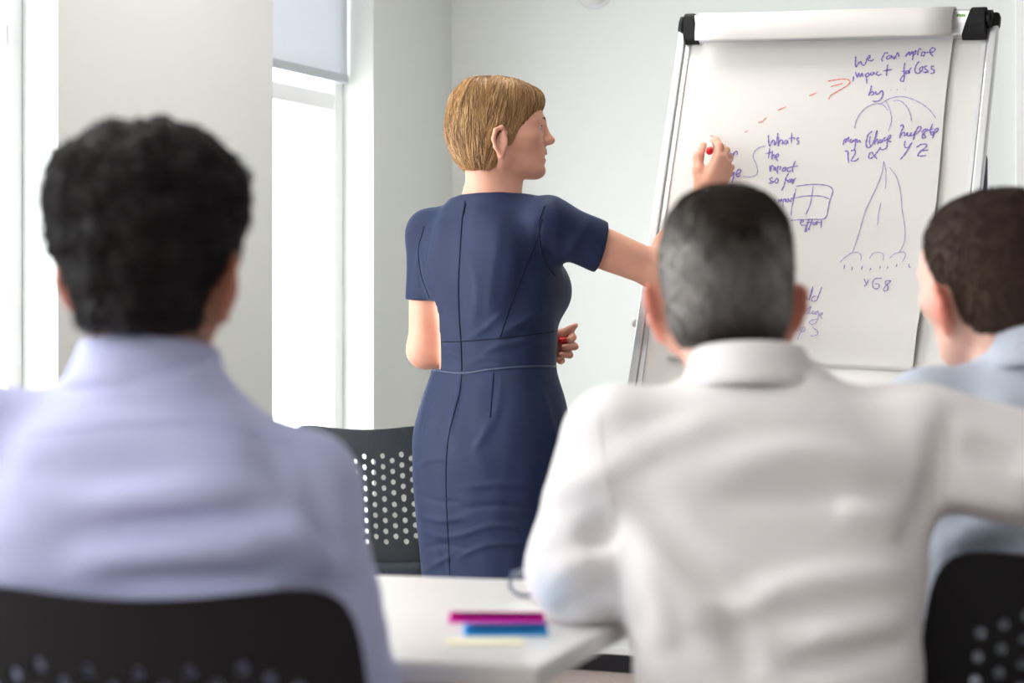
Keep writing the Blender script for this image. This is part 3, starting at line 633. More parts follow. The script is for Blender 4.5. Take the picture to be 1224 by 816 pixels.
# ------------------------------------------------------------------ people
def basis(deg):                                   # facing angle: 0 = away from the camera, positive turns to the right
    r = math.radians(deg); f = np.array([math.sin(r), math.cos(r), 0]); return np.array([math.cos(r), -math.sin(r), 0]), f   # right, forward
def tilt_basis(deg, pitch=0, roll=0):
    r, f = basis(deg); p = math.radians(pitch); f2 = f * math.cos(p) - UZ * math.sin(p); u = UZ * math.cos(p) + f * math.sin(p)
    q = math.radians(roll); r2 = r * math.cos(q) + u * math.sin(q); u2 = u * math.cos(q) - r * math.sin(q); return r2, f2, u2
def head(F, H, R, Fw, U, female=False, wide=1.0):
    P = lambda u, v, w: H + Fw * u + R * v * wide + U * w         # v: toward the person's right
    AXH = np.array([Fw, R, U])
    F.ell(P(-.014, 0, .020), AXH, (.094, .074 * wide, .081), .02)                                        # cranium
    rows = [(.075, 0, .03, .050, .050, .05), (.055, 0, .03, .061, .068, .06), (.030, 0, .03, .066, .079, .07), (.012, 0, .03, .067, .0840, .07), (-.006, 0, .03, .067, .0800, .06),
            (-.030, 0, .03, .066, .080, .05), (-.050, 0, .03, .061, .084, .045), (-.066, 0, .03, .054, .082, .04), (-.085, 0, .03, .047, .082, .03), (-.100, 0, .035, .036, .080, .02), (-.116, 0, .04, .024, .058, .015)]
    rows = [(a, b, c, d * wide, e, f) for a, b, c, d, e, f in rows]
    F.loft(H, R, Fw, U, rows, 2.1, .014)
    for s in (-1, 1):
        F.cap(P(.084, s * .016, -.100), P(.012, s * .052, -.072), .017, .018, .018); F.cap(P(.012, s * .052, -.072), P(-.004, s * .060, -.025), .018, .015, .02)
        F.ell(P(.070, s * .040, -.026), AXH, (.026, .022, .020), .02)                                    # cheek
        F.cap(P(.104, s * .012, .016), P(.088, s * .044, .013), .008, .008, .012)                        # brow
        F.ell(P(.117, s * .033, -.003), AXH, (.016, .015, .0105), .010, 'cut')                           # eye socket
        F.cap(P(.0965, s * .023, .002), P(.089, s * .042, .001), .0080, .0065, .004)                     # upper lid
        F.ell(P(.114, s * .011, -.034), AXH, (.011, .0065, .0065), .006)                                 # nostril wing
    F.cap(P(.104, 0, .006), P(.112, 0, -.030), .0105, .0130, .010)
    F.cap(P(.109, 0, .004), P(.126, 0, -.026), .0065, .0082, .010); F.ell(P(.1275, 0, -.0285), AXH, (.0115, .0095, .0085), .008)
    F.ell(P(.101, 0, -.066), AXH, (.014, .028, .024), .010)
    F.ell(P(.1125, 0, -.0545), AXH, (.0085, .017, .0072), .006); F.ell(P(.1105, 0, -.0785), AXH, (.0080, .015, .0068), .006)
    F.cap(P(.1205, -.014, -.0660), P(.1205, .014, -.0660), .0042, .0042, .003, 'cut')                    # mouth opening
    F.ell(P(.1005, 0, -.103), AXH, (.0180, .019, .015), .012)
    for s in (-1, 1): ear(F, H, R * s, Fw, U, wide, female)
def ear(F, H, Rs, Fw, U, wide, fine):
    E = lambda u, v, w: H + Fw * u + Rs * (v + (wide - 1) * .07) + U * w
    side = nrm(Rs * .82 - Fw * .57); fw = nrm(Fw * .82 + Rs * .57)
    c = E(.006, .079, -.045)
    F.ell(c, np.array([fw, side, U]), (.017, .0065 if fine else .009, .026), .006)
    hel = [E(.012, .073, -.040), E(.016, .079, -.022), E(.004, .090, -.012), E(-.010, .096, -.020), E(-.014, .095, -.040), E(-.008, .088, -.058), E(.004, .078, -.072)]
    if not fine: F.ell(E(-.001, .079, -.042), np.array([Fw, Rs, U]), (.011, .019, .029), .006)
    F.chain(hel, [.0042, .0046, .0050, .0052, .0050, .0050, .0055], .004); F.ell(E(.006, .078, -.073), np.array([fw, side, U]), (.009, .0055, .010), .005)
    if fine: F.ell(c + side * .007 + fw * .001 + U * .003, np.array([fw, side, U]), (.009, .005, .014), .004, 'cut')
def eyes(H, R, Fw, U, parent, brow_m, seg=12):
    for s in (-1, 1):
        c = H + Fw * .0905 + R * s * .032 - U * .004; rs = []; MB().tube([c + Fw * .0105 + R * s * (-.008) + U * .0055, c + Fw * .0128 + U * .0058, c + Fw * .0085 + R * s * .0085 + U * .004], [.0009, .0012, .0008], 6).build('eyelashes', brow_m, parent, True)
        for q in np.linspace(-math.pi / 2 + .05, math.pi / 2 - .05, 9):
            rs.append([c + Fw * .0118 * math.sin(q) + .0118 * math.cos(q) * (R * math.cos(2 * math.pi * k / seg) + U * math.sin(2 * math.pi * k / seg)) for k in range(seg)])
        e = MB().rings(rs).build('eyeball', M['eyewhite'], parent, True)
        MB().rings([[c + Fw * d + r * (R * math.cos(2 * math.pi * k / seg) + U * math.sin(2 * math.pi * k / seg)) for k in range(seg)] for d, r in ((.0095, .0058), (.0118, .0050), (.0122, .002))]).build('iris', M['iris'], e, True)
        MB().tube([H + Fw * .1125 + R * s * .012 + U * .015, H + Fw * .1085 + R * s * .026 + U * .0195, H + Fw * .0940 + R * s * .048 + U * .016], [.0024, .0030, .0014], 8).build('eyebrow', brow_m, parent, True)
def strands(name, src, n, m, parent, step, nstep, rad, direction, lift, colour, seeds=None, sides=3, seed=1, stop=None, tail=0):
    bvh = bvh_of(src); me = src.data; r = random.Random(seed)
    nv = len(me.vertices); vs = []; fs = []; cs = []
    made = 0; tries = 0
    while made < n and tries < n * 6:
        tries += 1
        vtx = me.vertices[r.randrange(nv)]; p = vtx.co.copy()
        if seeds is not None and not seeds(p): continue
        pts = []; nrml = vtx.normal.copy(); ph = r.uniform(0, 6.28); cc = colour(p, r)
        for k in range(nstep + 1):
            q = k / nstep; pts.append(np.array(p + nrml * lift(q, r)))
            d = direction(p, nrml, q, r, ph); d = d - nrml * d.dot(nrml)
            if d.length < 1e-6: break
            np_ = p + d.normalized() * step; h = bvh.find_nearest(np_)
            if h[0] is None: break
            p, nrml = h[0], h[1]
            if stop is not None and stop(p): break
        if len(pts) < 3: continue
        if tail:
            dd = nrm(pts[-1] - pts[-2]); pts.append(pts[-1] + dd * tail * r.random())
        n0 = len(vs); a = None; R_ = rad * r.uniform(.7, 1.3)
        for i, pt in enumerate(pts):
            t = nrm(pts[min(i + 1, len(pts) - 1)] - pts[max(i - 1, 0)])
            if a is None: a = nrm(np.cross(t, (.3, .5, .8)))
            a = nrm(a - t * (a @ t)); b = np.cross(t, a); w = R_ * (1 - .75 * (i / (len(pts) - 1))**3) * (.5 if i == 0 else 1)
            for kk in range(sides):
                an = 2 * math.pi * kk / sides; vs.append(pt + w * (a * math.cos(an) + b * math.sin(an))); cs.append(cc)
        for i in range(len(pts) - 1):
            for kk in range(sides): fs.append((n0 + i * sides + kk, n0 + i * sides + (kk + 1) % sides, n0 + (i + 1) * sides + (kk + 1) % sides, n0 + (i + 1) * sides + kk))
        made += 1
    return tag(obj_from(name, np.array(vs), np.array(fs, np.int32), m, parent, True, np.array(cs)), kind='stuff')

# ---- the presenter, standing, in a navy dress
def woman():
    root = empty('person', (-.05, 4.95, 0)); tag(root, 'standing presenter in a navy short-sleeved dress writing on the flipchart', 'person')
    er, ef = basis(40); O = np.array([-.05, 4.95, 0])
    shR = np.array([.083, 4.855, 1.322]); elR = px(786, 323, 4.90); wrR = px(837, 246, 5.075)
    shL = np.array([-.192, 5.045, 1.315]); elL = np.array([-.205, 5.055, 1.040]); wrL = np.array([.020, 5.125, 1.035])
    H = np.array([(593 - 612) / 515.0, 4.945, 1.560]); hr, hf, hu = tilt_basis(84, 2, 0)
    T = lambda r, f, z: O + er * r + ef * f + UZ * z
    # body
    F = Field((-.32, 4.66, -.01), (.56, 5.26, 1.70), .0036)
    F.loft(O, er, ef, UZ, [(.74, 0, 0, .165, .10, .11), (.82, 0, 0, .180, .11, .115), (.92, 0, 0, .155, .105, .10), (1.0, 0, 0, .140, .105, .075), (1.10, 0, 0, .138, .105, .078), (1.2, 0, 0, .152, .10, .082), (1.28, 0, 0, .150, .085, .078), (1.34, 0, 0, .125, .06, .065), (1.385, 0, -.005, .080, .045, .045), (1.41, 0, -.005, .058, .04, .045)], 2.2, .02)
    nb = np.array([-.046, 4.947, 1.375])
    F.cap(nb, H - hf * .018 - hu * .075, .058, .053, .03)
    for s, sh in ((1, shR), (-1, shL)): F.cap(nb - UZ * .020, sh - UZ * .004, .034, .036, .03)
    F.cap(H + hf * .045 - hu * .095, nb + hf * .03 + UZ * .01, .025, .03, .03)                 # throat
    F.cap(H - hr * -.045 - hf * .0 - hu * .075, nb + hf * .045 - UZ * .0, .014, .012, .02)     # neck muscle
    head(F, H, hr, hf, hu, True)
    # right arm and the hand round the pen
    F.cap(shR, elR, .054, .041, .03); F.cap(elR, elR + (wrR - elR) * .35, .043, .042, .02); F.cap(elR + (wrR - elR) * .35, wrR, .042, .0265, .02)
    Q = lambda *a: px(*a)
    G = lambda x, y, Y: px(x, y, Y + .034)
    for kn, base in (((857, 189, 5.070), (837, 238, 5.05)), ((863, 189, 5.076), (841, 240, 5.05)), ((868, 196, 5.084), (845, 241, 5.052)), ((870, 206, 5.09), (849, 242, 5.055))):
        F.cap(G(*base), G(*kn), .0165, .0120, .014)
    F.chain([G(857, 189, 5.070), G(860, 175, 5.088), G(856, 168, 5.114), G(850, 170, 5.140)], [.0112, .0098, .0090, .0075], .004)
    F.chain([G(863, 189, 5.076), G(868, 180, 5.100), G(863, 176, 5.130), G(855, 179, 5.145)], [.0112, .0098, .0088, .0075], .003)
    F.chain([G(868, 196, 5.084), G(872, 189, 5.108), G(867, 186, 5.134), G(860, 190, 5.142)], [.0105, .0092, .0085, .0072], .003)
    F.chain([G(870, 206, 5.09), G(874, 200, 5.112), G(869, 198, 5.132), G(863, 202, 5.134)], [.0096, .0082, .0076, .0065], .003)
    F.chain([G(837, 226, 5.055), G(835, 205, 5.068), G(835, 188, 5.088), G(841, 174, 5.116)], [.0165, .0132, .0110, .0085], .010)
    F.cap(G(843, 218, 5.06), G(850, 204, 5.076), .016, .012, .016)
    # left arm folded in front, hand showing past the waist
    F.cap(shL, elL, .050, .040, .03); F.cap(elL, elL + (wrL - elL) * .4, .043, .040, .02); F.cap(elL + (wrL - elL) * .4, wrL, .040, .027, .02)
    for b, kn in (((640, 404, 5.13), (664, 405, 5.122)), ((640, 411, 5.13), (667, 412, 5.122)), ((640, 418, 5.13), (665, 420, 5.12)), ((640, 424, 5.125), (661, 427, 5.115))):
        F.cap(Q(*b), Q(*kn), .0155, .0125, .014); F.cap(wrL, Q(*b), .022, .0155, .016)
    F.chain([Q(664, 405, 5.122), Q(680, 402, 5.108), Q(685, 403, 5.092), Q(680, 406, 5.082)], [.0105, .0092, .0085, .0072], .004)
    F.chain([Q(667, 412, 5.122), Q(684, 413, 5.104), Q(687, 414, 5.088), Q(674, 415, 5.078)], [.0105, .0095, .0088, .0075], .004)
    F.chain([Q(665, 420, 5.12), Q(679, 423, 5.10), Q(681, 424, 5.085), Q(671, 424, 5.074)], [.0100, .0090, .0085, .0070], .004)
    F.chain([Q(661, 427, 5.115), Q(671, 431, 5.097), Q(669, 432, 5.080)], [.0090, .0080, .0070], .004)
    F.chain([Q(648, 404, 5.115), Q(670, 399, 5.10), Q(681, 394, 5.098), Q(688, 389, 5.095)], [.0135, .0108, .0090, .0068], .008)
    # legs and feet
    for s in (-1, 1):
        hip, kn, an = T(s * .085, 0, .80), T(s * .075, .01, .47), T(s * .065, -.03, .085)
        F.cap(hip, kn, .085, .056, .03); F.cap(kn, T(s * .075, -.03, .33), .054, .055, .03); F.cap(T(s * .075, -.03, .33), an, .055, .033, .03)
        F.cap(T(s * .065, -.03, .05), T(s * .07, .13, .03), .030, .026, .02)
    b = F.build('body', M['skin_w'], root)
    eyes(H, hr, hf, hu, root, M['browhair'])
    # lips: thin coloured folds on the mouth
    for w, uu in ((-.0590, .1175), (-.0755, .1150)):
        MB().tube([H + hf * (uu - .010) + hr * .021 + hu * (-.064), H + hf * (uu - .001) + hr * .011 + hu * w, H + hf * (uu + .001) + hu * w, H + hf * (uu - .001) - hr * .011 + hu * w, H + hf * (uu - .010) - hr * .021 + hu * (-.064)], [.0010, .0030, .0036, .0030, .0010], 8).build('lip', M['lip'], root, True)
    for x, y, Y, dx in ((688, 414, 5.080, 1),):
        pass
    # dress
    D = Field((-.34, 4.70, .44), (.30, 5.24, 1.43), .0042)
    D.loft(O, er, ef, UZ, [(.46, 0, 0, .175, .12, .110), (.55, 0, 0, .185, .125, .115), (.70, 0, 0, .200, .135, .130), (.82, 0, 0, .205, .14, .134), (.90, 0, 0, .192, .14, .120), (1.00, 0, 0, .158, .135, .090), (1.06, 0, 0, .157, .135, .090), (1.17, 0, 0, .171, .12, .097), (1.26, 0, 0, .176, .105, .100), (1.32, 0, 0, .160, .085, .090), (1.365, 0, 0, .130, .070, .080), (1.392, 0, 0, .102, .062, .074), (1.42, 0, 0, .09, .06, .072)], 2.25, .01)
    for s in (-1, 1): D.ell(T(s * .080, .085, 1.18), np.array([er, ef, UZ]), (.072, .075, .078), .04)
    dR = nrm(elR - shR); dL = nrm(elL - shL)
    D.cap(shR + UZ * .004, shR + dR * .20, .0600, .0595, .03); D.cap(shL, shL + dL * .22, .0565, .050, .03)
    D.cap(nb + np.array([.03, -.02, -.002]), shR + UZ * .012, .036, .05, .03); D.cap(nb + np.array([-.03, .02, -.008]), shL + UZ * .0, .036, .05, .03)
    D.ell(T(.06, -.070, 1.24), np.array([er, ef, UZ]), (.075, .036, .10), .04); D.ell(T(-.07, -.062, 1.24), np.array([er, ef, UZ]), (.07, .034, .09), .04)
    D.plane(shR + dR * .132, dR + np.array([.12, 0, .10]), .003, (.10, 4.70, 1.10), (.3, 5.0, 1.43)); D.plane(shL + dL * .158, dL, .003, (-.34, 4.95, 1.0), (-.136, 5.24, 1.25))
    D.plane((0, 4.93, 1.394), (.02, .10, 1), .004)
    # folds in the cloth
    sv = D.surface()
    for pix, am, wi in (
        ([(708, 258), (690, 285), (672, 318)], .004, .010), ([(645, 262), (642, 295), (655, 330)], -.004, .007), ([(668, 250), (664, 290), (672, 330)], .003, .010), ([(516, 268), (508, 310), (516, 345)], -.006, .009), ([(504, 285), (498, 320), (502, 350)], .003, .008),
        ([(596, 402), (618, 388), (652, 370)], .006, .008), ([(575, 424), (600, 412), (640, 408)], .005, .007), ([(560, 404), (580, 392), (604, 372)], .004, .007), ([(600, 410), (630, 396), (668, 390)], -.004, .006), ([(520, 400), (535, 412), (550, 420)], .005, .006), ([(520, 428), (536, 424), (550, 430)], .004, .005),
        ([(560, 300), (570, 340), (565, 390)], .0025, .012), ([(600, 260), (590, 320), (585, 380)], .0025, .014), ([(625, 420), (650, 412), (672, 414)], .005, .006), ([(556, 436), (580, 428), (615, 432)], .004, .005),
        ([(552, 450), (545, 480), (538, 520)], .006, .008), ([(520, 452), (508, 490), (502, 520)], -.003, .008), ([(600, 452), (594, 490), (582, 525)], .003, .010), ([(640, 450), (655, 490), (666, 540)], .003, .010), ([(586, 498), (578, 520), (566, 540)], .004, .008),
        ([(500, 556), (520, 548), (545, 552)], .003, .006), ([(500, 590), (520, 598), (548, 600)], -.004, .005), ([(500, 616), (525, 622), (560, 618)], .005, .006), ([(545, 584), (600, 578), (660, 584)], .0035, .007), ([(545, 608), (600, 604), (650, 612)], -.0035, .006), ([(504, 634), (530, 642), (565, 636)], .0045, .005), ([(506, 655), (530, 650), (560, 656)], -.004, .005),
        ([(550, 640), (590, 628), (640, 634)], .004, .006), ([(545, 668), (580, 652), (630, 650)], .004, .005), ([(505, 684), (525, 672), (542, 662)], .005, .005), ([(510, 640), (528, 668), (534, 692)], -.003, .005)):
        D.fold(on_surface(sv, pix, 0, 4), am, wi)
    D.fold(on_surface(sv, [(515, 441), (560, 444), (610, 441), (674, 437)], 0, 5), -.004, .005)
    D.noise(.0010, .07, 3, stretch=(1, 1, .6))
    d = D.build('dress', M['dress'], root)
    bv = bvh_of(d)
    def line(name, pix, r, m='seam', lift=.0002): 
        p = on_surface(bv, pix, lift)
        if len(p) > 2: MB().tube(p, r, 6).build(name, M[m], d, True)
    line('zip', [(556, 240), (553, 258), (550, 300), (548, 340), (549, 380), (551, 410), (552, 443)], .0016)
    line('zip_pull', [(556.5, 243), (555, 250), (554, 256)], .0024)
    line('back_seam', [(552, 446), (549, 470), (541, 500), (535, 530), (533, 570), (534, 610), (536, 650), (538, 690)], .0012)
    line('panel_seam', [(648, 262), (641, 290), (628, 320), (616, 350), (606, 378), (598, 403)], .0014)
    line('panel_seam', [(507, 270), (500, 300), (504, 330), (512, 352), (520, 375)], .0012)
    line('armhole_seam', [(651, 246), (645, 265), (646, 290), (653, 315), (664, 330)], .0014)
    line('waistband_seam', [(519, 409), (550, 408), (600, 404), (650, 398), (676, 394)], .0013)
    line('waist_piping', [(518, 442), (552, 446), (590, 441), (630, 438), (674, 438)], .0030, 'ribbon')
    line('dart', [(590, 446), (588, 470), (586, 499)], .0014)
    # hair: a chin-length bob
    W = Field(H - .17, H + .17, .0030)
    rows = [(.112, 0, -.010, .026, .045, .038), (.104, 0, -.010, .046, .068, .062), (.085, 0, -.010, .066, .106, .082), (.060, 0, -.010, .0775, .119, .0985), (.030, 0, -.010, .0835, .108, .106), (.0, 0, -.010, .086, .086, .1085), (-.030, 0, -.010, .085, .066, .1065), (-.055, 0, -.012, .081, .052, .096), (-.080, 0, -.018, .074, .044, .076), (-.100, 0, -.024, .062, .034, .052), (-.110, 0, -.028, .050, .022, .036)]
    W.loft(H, hr, hf, hu, rows, 2.35, .0)
    for s in (-1, 1): W.ell(H + hf * .013 + hr * s * .098 - hu * .052, np.array([hf, hr, hu]), (.029, .030, .035), .010, 'cut')
    W.noise(.0016, .03, 5, stretch=(1, 1, 3))
    pal = np.array([(.40, .215, .080), (.27, .14, .05), (.58, .36, .16), (.15, .075, .030), (.32, .175, .065)])
    def lock(P):                                   # light and dark locks running along the fall of the hair
        l = P - H; u, v, w = l @ hf, l @ hr, l @ hu; k = u - .36 * w + .45 * np.abs(v)
        return np.clip(.5 + .32 * np.sin(k * 330 + 2 * np.sin(k * 90)) + .28 * np.sin(k * 147 + v * 40 + 1) , 0, 1)
    def tone(q):
        q = np.asarray(q)[..., None]; return np.where(q < .5, pal[3] + (pal[0] - pal[3]) * (q * 2), pal[0] + (pal[2] - pal[0]) * (q * 2 - 1))
    def hair_col(V): return tone(lock(V) * .7)
    h = W.build('hair', M['hair_w'], root, hair_col)
    Hv = Vector(H); hfv, hrv, huv = Vector(hf), Vector(hr), Vector(hu); crown = Hv + hfv * -.02 + huv * .112
    def direc(p, n, q, r, ph):
        l = p - Hv; u = l.dot(hfv); away = (p - (crown + hfv * .06 * 0)); d = away.normalized() * .5 - huv * 1.0
        return d - hfv * (.35 if u > -.03 else -.12) + hfv * .10 * math.sin(ph + q * 2)
    def colf(p, r): return tone(np.clip(lock(np.array([p]))[0] + r.gauss(0, .16), 0, 1)) * r.uniform(.85, 1.15)
    strands('hair_strands', h, 3600, M['hair_w'], h, .0075, 10, .00085, direc, lambda q, r: .0004 + .0022 * math.sin(q * 3.0) * r.random(), colf, seed=3, stop=lambda p: (p - Hv).dot(huv) < -.104, tail=.012)
    # shoes
    for s in (-1, 1):
        S = Field(T(s * .07, .05, .05) - .17, T(s * .07, .05, .05) + .17, .006)
        S.cap(T(s * .065, -.05, .045), T(s * .07, .06, .03), .036, .038, .02); S.cap(T(s * .07, .06, .03), T(s * .07, .155, .026), .038, .024, .02)
        S.cap(T(s * .065, -.055, .05), T(s * .065, -.06, .0), .02, .014, .01); S.plane((0, 0, .002), (0, 0, -1), .002)
        S.build('shoe', M['shoe'], root)
    # the marker, tip on the paper, red end toward us
    a, bq = hit_board(851, 163); tip = FB(a, bq, .008); dirp = nrm(px(848, 182, 5.095) - tip)
    mk = empty('marker_pen', tip); tag(mk, 'white marker pen with red end held against the flipchart', 'marker')
    MB().tube([tip, tip + dirp * .010, tip + dirp * .012, tip + dirp * .030, tip + dirp * .034], [.0022, .0026, .0050, .0062, .0075], 16).build('nib', M['red'], mk, True)
    MB().tube([tip + dirp * .032, tip + dirp * .036, tip + dirp * .132, tip + dirp * .134], [.0074, .0082, .0082, .0078], 20).build('barrel', M['penwhite'], mk, True)
    MB().tube([tip + dirp * .133, tip + dirp * .135, tip + dirp * .149, tip + dirp * .152], [.0080, .0086, .0086, .0072], 20).build('end_plug', M['red'], mk, True)
    c0, c1 = px(668, 407, 5.082), px(682, 406, 5.092)
    cp = empty('pen_cap', c0); tag(cp, 'red marker cap in the hand at the waist of the navy dress', 'pen cap')
    MB().tube([c0, c0 + (c1 - c0) * .1, c0 + (c1 - c0) * .9, c1], [.0060, .0070, .0068, .0058], 16).build('cap_shell', M['red'], cp, True)
    MB().box((c0 + c1) / 2 - np.array([0, .0072, 0]), (.016, .002, .003)).build('cap_clip', M['red'], cp)
M['browhair'] = mat('brown_brow', (.16, .09, .05), .7, .1)
woman()

# ---- seated people seen from behind
def hand(F, w, d, n, th_, sc=1.0):                # wrist, direction of fingers, palm normal (down), thumb side
    d, n, th_ = nrm(d), nrm(n), nrm(th_)
    for i, (o, L) in enumerate(((.030, .072), (.010, .080), (-.011, .074), (-.030, .060))):
        kn = w + d * (.088 - .006 * abs(i - 1)) * sc + th_ * o * .95 * sc
        F.cap(w + th_ * o * .6 * sc, kn, .015, .012, .012); a = kn + d * L * .5 * sc + n * .004; b = kn + d * L * .8 * sc + n * .020; c = kn + d * L * .95 * sc + n * .036
        F.chain([kn, a, b, c], [.0108, .0098, .009, .0078], .003)
    F.chain([w + th_ * .02 + d * .015, w + th_ * .048 + d * .050, w + th_ * .056 + d * .082 + n * .008, w + th_ * .050 + d * .105 + n * .014], [.018, .0135, .0115, .009], .008)
def seated(c):
    root = empty('person', (*c['pelvis'][:2], 0)); tag(root, c['label'], 'person')
    er, ef = basis(c['face']); hr, hf, hu = tilt_basis(*c['head_rot']); H = np.array(c['H']); O = np.array([*c['pelvis'][:2], 0.])
    V = lambda k: np.array(c[k], float)
    pts = np.array([c[k] for k in ('shL', 'elL', 'wrL', 'shR', 'elR', 'wrR', 'pelvis', 'H')] + [c['pelvis'] + ef * .62, c['pelvis'] - ef * .15])
    lo, hi = pts.min(0) - .22, pts.max(0) + .2; lo[2] = -.01
    pel = V('pelvis'); rows = c['torso']; nb = V('neck'); wd = c.get('wide', 1.0)
    F = Field(lo, hi, .0055)
    F.loft(O, er, ef, UZ, [(z, cr, cf, a * .86, bf * .86, bb * .86) for z, cr, cf, a, bf, bb in rows if z < nb[2] - .03], 2.3, .03)
    F.cap(nb - UZ * .05, H - hf * .015 - hu * .07, .060 * wd, .056 * wd, .03); F.cap(nb + ef * .03, H + hf * .04 - hu * .09, .035, .03, .03)
    head(F, H, hr, hf, hu, False, wd)
    for s, sd in ((1, 'R'), (-1, 'L')):
        sh, el, wr = V('sh' + sd), V('el' + sd), V('wr' + sd); F.cap(nb - UZ * .03, sh, .04, .04, .03)
        F.cap(sh, el, .050, .040, .02); F.cap(el, wr, .042, .029, .02); hand(F, wr, c['hand' + sd], (0, 0, -1), nrm(np.cross((0, 0, 1), nrm(c['hand' + sd]))) * s)
        hip = pel + er * s * .09; kn = hip + ef * .44 + er * s * .03 + UZ * .02; an = kn - UZ * (kn[2] - .09) + ef * c.get('foot', .0)
        F.cap(pel + UZ * .05, hip, .11, .09, .03); F.cap(hip, kn, .080, .052, .03); F.cap(kn, an, .050, .036, .03); F.cap(an - UZ * .045 - ef * .03, an - UZ * .055 + ef * .14, .036, .028, .03)
    def skin_cols(P):                              # ears and nape are redder than the face
        l = P - H; u, v, w = l @ hf, np.abs(l @ hr), l @ hu
        e = np.clip((v - .074 * wd) / .010, 0, 1) * (np.abs(w + .045) < .05); col = np.array(c['skin_col'])
        return col * (1 - e[:, None]) + np.array(c['ear_col']) * e[:, None]
    m = mat('skin', (.5, .3, .2), .5, .35, sss=.25, attr='Col', var=(20, tuple(np.array(c['skin_col']) * .85), .3, (1, 1, 1)))
    F.build('body', m, root, skin_cols); eyes(H, hr, hf, hu, root, M['browhair'])
    # shirt
    S = Field((lo[0], lo[1], pel[2] - .12), (hi[0], hi[1], nb[2] + .12), .0055)
    S.loft(O, er, ef, UZ, rows, 2.35, .01); R1, R2, R3 = c['sleeve']
    for s, sd in ((1, 'R'), (-1, 'L')):
        sh, el, wr = V('sh' + sd), V('el' + sd), V('wr' + sd)
        S.cap(sh, el, R1, R2, .035); S.cap(el, wr, R2, R3, .02); S.cap(nb - UZ * .035, sh + UZ * .005, .045, .052, .04)
        S.plane(wr - nrm(wr - el) * .012, wr - el, .004, wr - .09, wr + .09)
    sv = S.surface()
    for pt, am, wi in c['folds']: S.fold(on_surface(sv, [p[:2] for p in pt], 0, 5), am * 2.1, wi)
    S.noise(.0028, .10, c['seed'], stretch=(1.6, 1, .7)); S.noise(.0012, .045, c['seed'] + 9, stretch=(2.5, 1, .7))
    S.plane(nb + UZ * .028, nrm(UZ + ef * -.25), .006)
    st = S.build('shirt', M[c['shirt']], root)
    bvs = bvh_of(st)
    for nm, pix, r in c.get('seams', ()):
        p = on_surface(bvs, pix, .0004)
        if len(p) > 2: MB().tube(p, r, 6).build(nm, M[c['shirt']], st, True)
    # collar: stand and fall around the neck
    ca = nrm(hu * .35 + UZ * .8 + ef * .12 if 'collar_ax' not in c else np.array(c['collar_ax'])); cx_ = nrm(er - ca * (er @ ca)); cy_ = np.cross(ca, cx_); cc = nb + np.array(c.get('collar_off', (0, 0, 0))); n = 40
    ring = lambda r, h, fl=0: [cc + ca * (h - .022 * max(0, math.cos(a))**2 * 0) + r * (cx_ * math.sin(a) * 1.0 + cy_ * math.cos(a) * 1.04) for a in np.linspace(0, 2 * math.pi, n, endpoint=False)]
    k = c.get('collar_k', 1.0)
    MB().rings([ring(.058 * k, -.01), ring(.0585 * k, .030), ring(.0605 * k, .0345), ring(.064 * k, .032), ring(.069 * k, .015), ring(.077 * k, -.004), ring(.083 * k, -.016), ring(.080 * k, -.019)], cap=False).build('collar', M[c['shirt']], st, True)
    # trousers and shoes
    T = Field((lo[0], lo[1], 0), (hi[0], hi[1], pel[2] + .22), .009)
    T.ell(pel + UZ * .04, np.array([er, ef, UZ]), (.185, .135, .13), .02)
    for s in (-1, 1):
        hip = pel + er * s * .09; kn = hip + ef * .44 + er * s * .03 + UZ * .02; an = kn - UZ * (kn[2] - .10) + ef * c.get('foot', .0)
        T.cap(hip, kn, .098, .068, .03); T.cap(kn, an, .068, .056, .03)
        Sh = Field(an - .20, an + .22, .008); Sh.cap(an - UZ * .055 - ef * .045, an - UZ * .065 + ef * .10, .046, .046, .03); Sh.cap(an - UZ * .065 + ef * .10, an - UZ * .068 + ef * .17, .046, .032, .03)
        Sh.plane((0, 0, .002), (0, 0, -1), .002); Sh.build('shoe', M['shoe'], root)
    T.plane((0, 0, .075), (0, 0, -1), .004); T.build('trousers', M['trouser'], root)
    # hair
    W = Field(H - .19, H + .19, .0038); W.loft(H, hr, hf, hu, [(a, b, d, e * wd, f, g) for a, b, d, e, f, g in c['hair']], 2.3, 0)
    for s in (-1, 1): W.ell(H + hf * .012 + hr * s * .098 * wd - hu * .050, np.array([hf, hr, hu]), (.030, .030 * wd, .040), .008, 'cut')
    for am, wl_, sd_ in c['hair_noise']: W.noise(am, wl_, sd_)
    W.plane(H - hu * .099, -hu, .008)
    hc = c['hair_col']; h = W.build('hair', M[c['hair_mat']], root, lambda P: hc(P, H, hf, hr, hu))
    Hv = Vector(H); hfv, hrv, huv = Vector(hf), Vector(hr), Vector(hu)
    def colf(p, r):
        q = hc(np.array([p]), H, hf, hr, hu)[0]; return q * r.uniform(.7, 1.35)
    n, step, ns, rad, lf, curl = c['strand']
    def direc(p, nn, q, r, ph):
        d = (p - (Hv + huv * .11 - hfv * .03)).normalized() * .5 - huv * .8
        t = nn.cross(d); return d + t * curl * math.sin(ph + q * 7) + Vector((r.uniform(-1, 1), r.uniform(-1, 1), r.uniform(-1, 1))) * .35
    strands('hair_strands', h, n, M[c['hair_mat']], h, step, ns, rad, direc, lf, colf, seed=c['seed'], stop=lambda p: (p - Hv).dot(huv) < -.093)
    return root

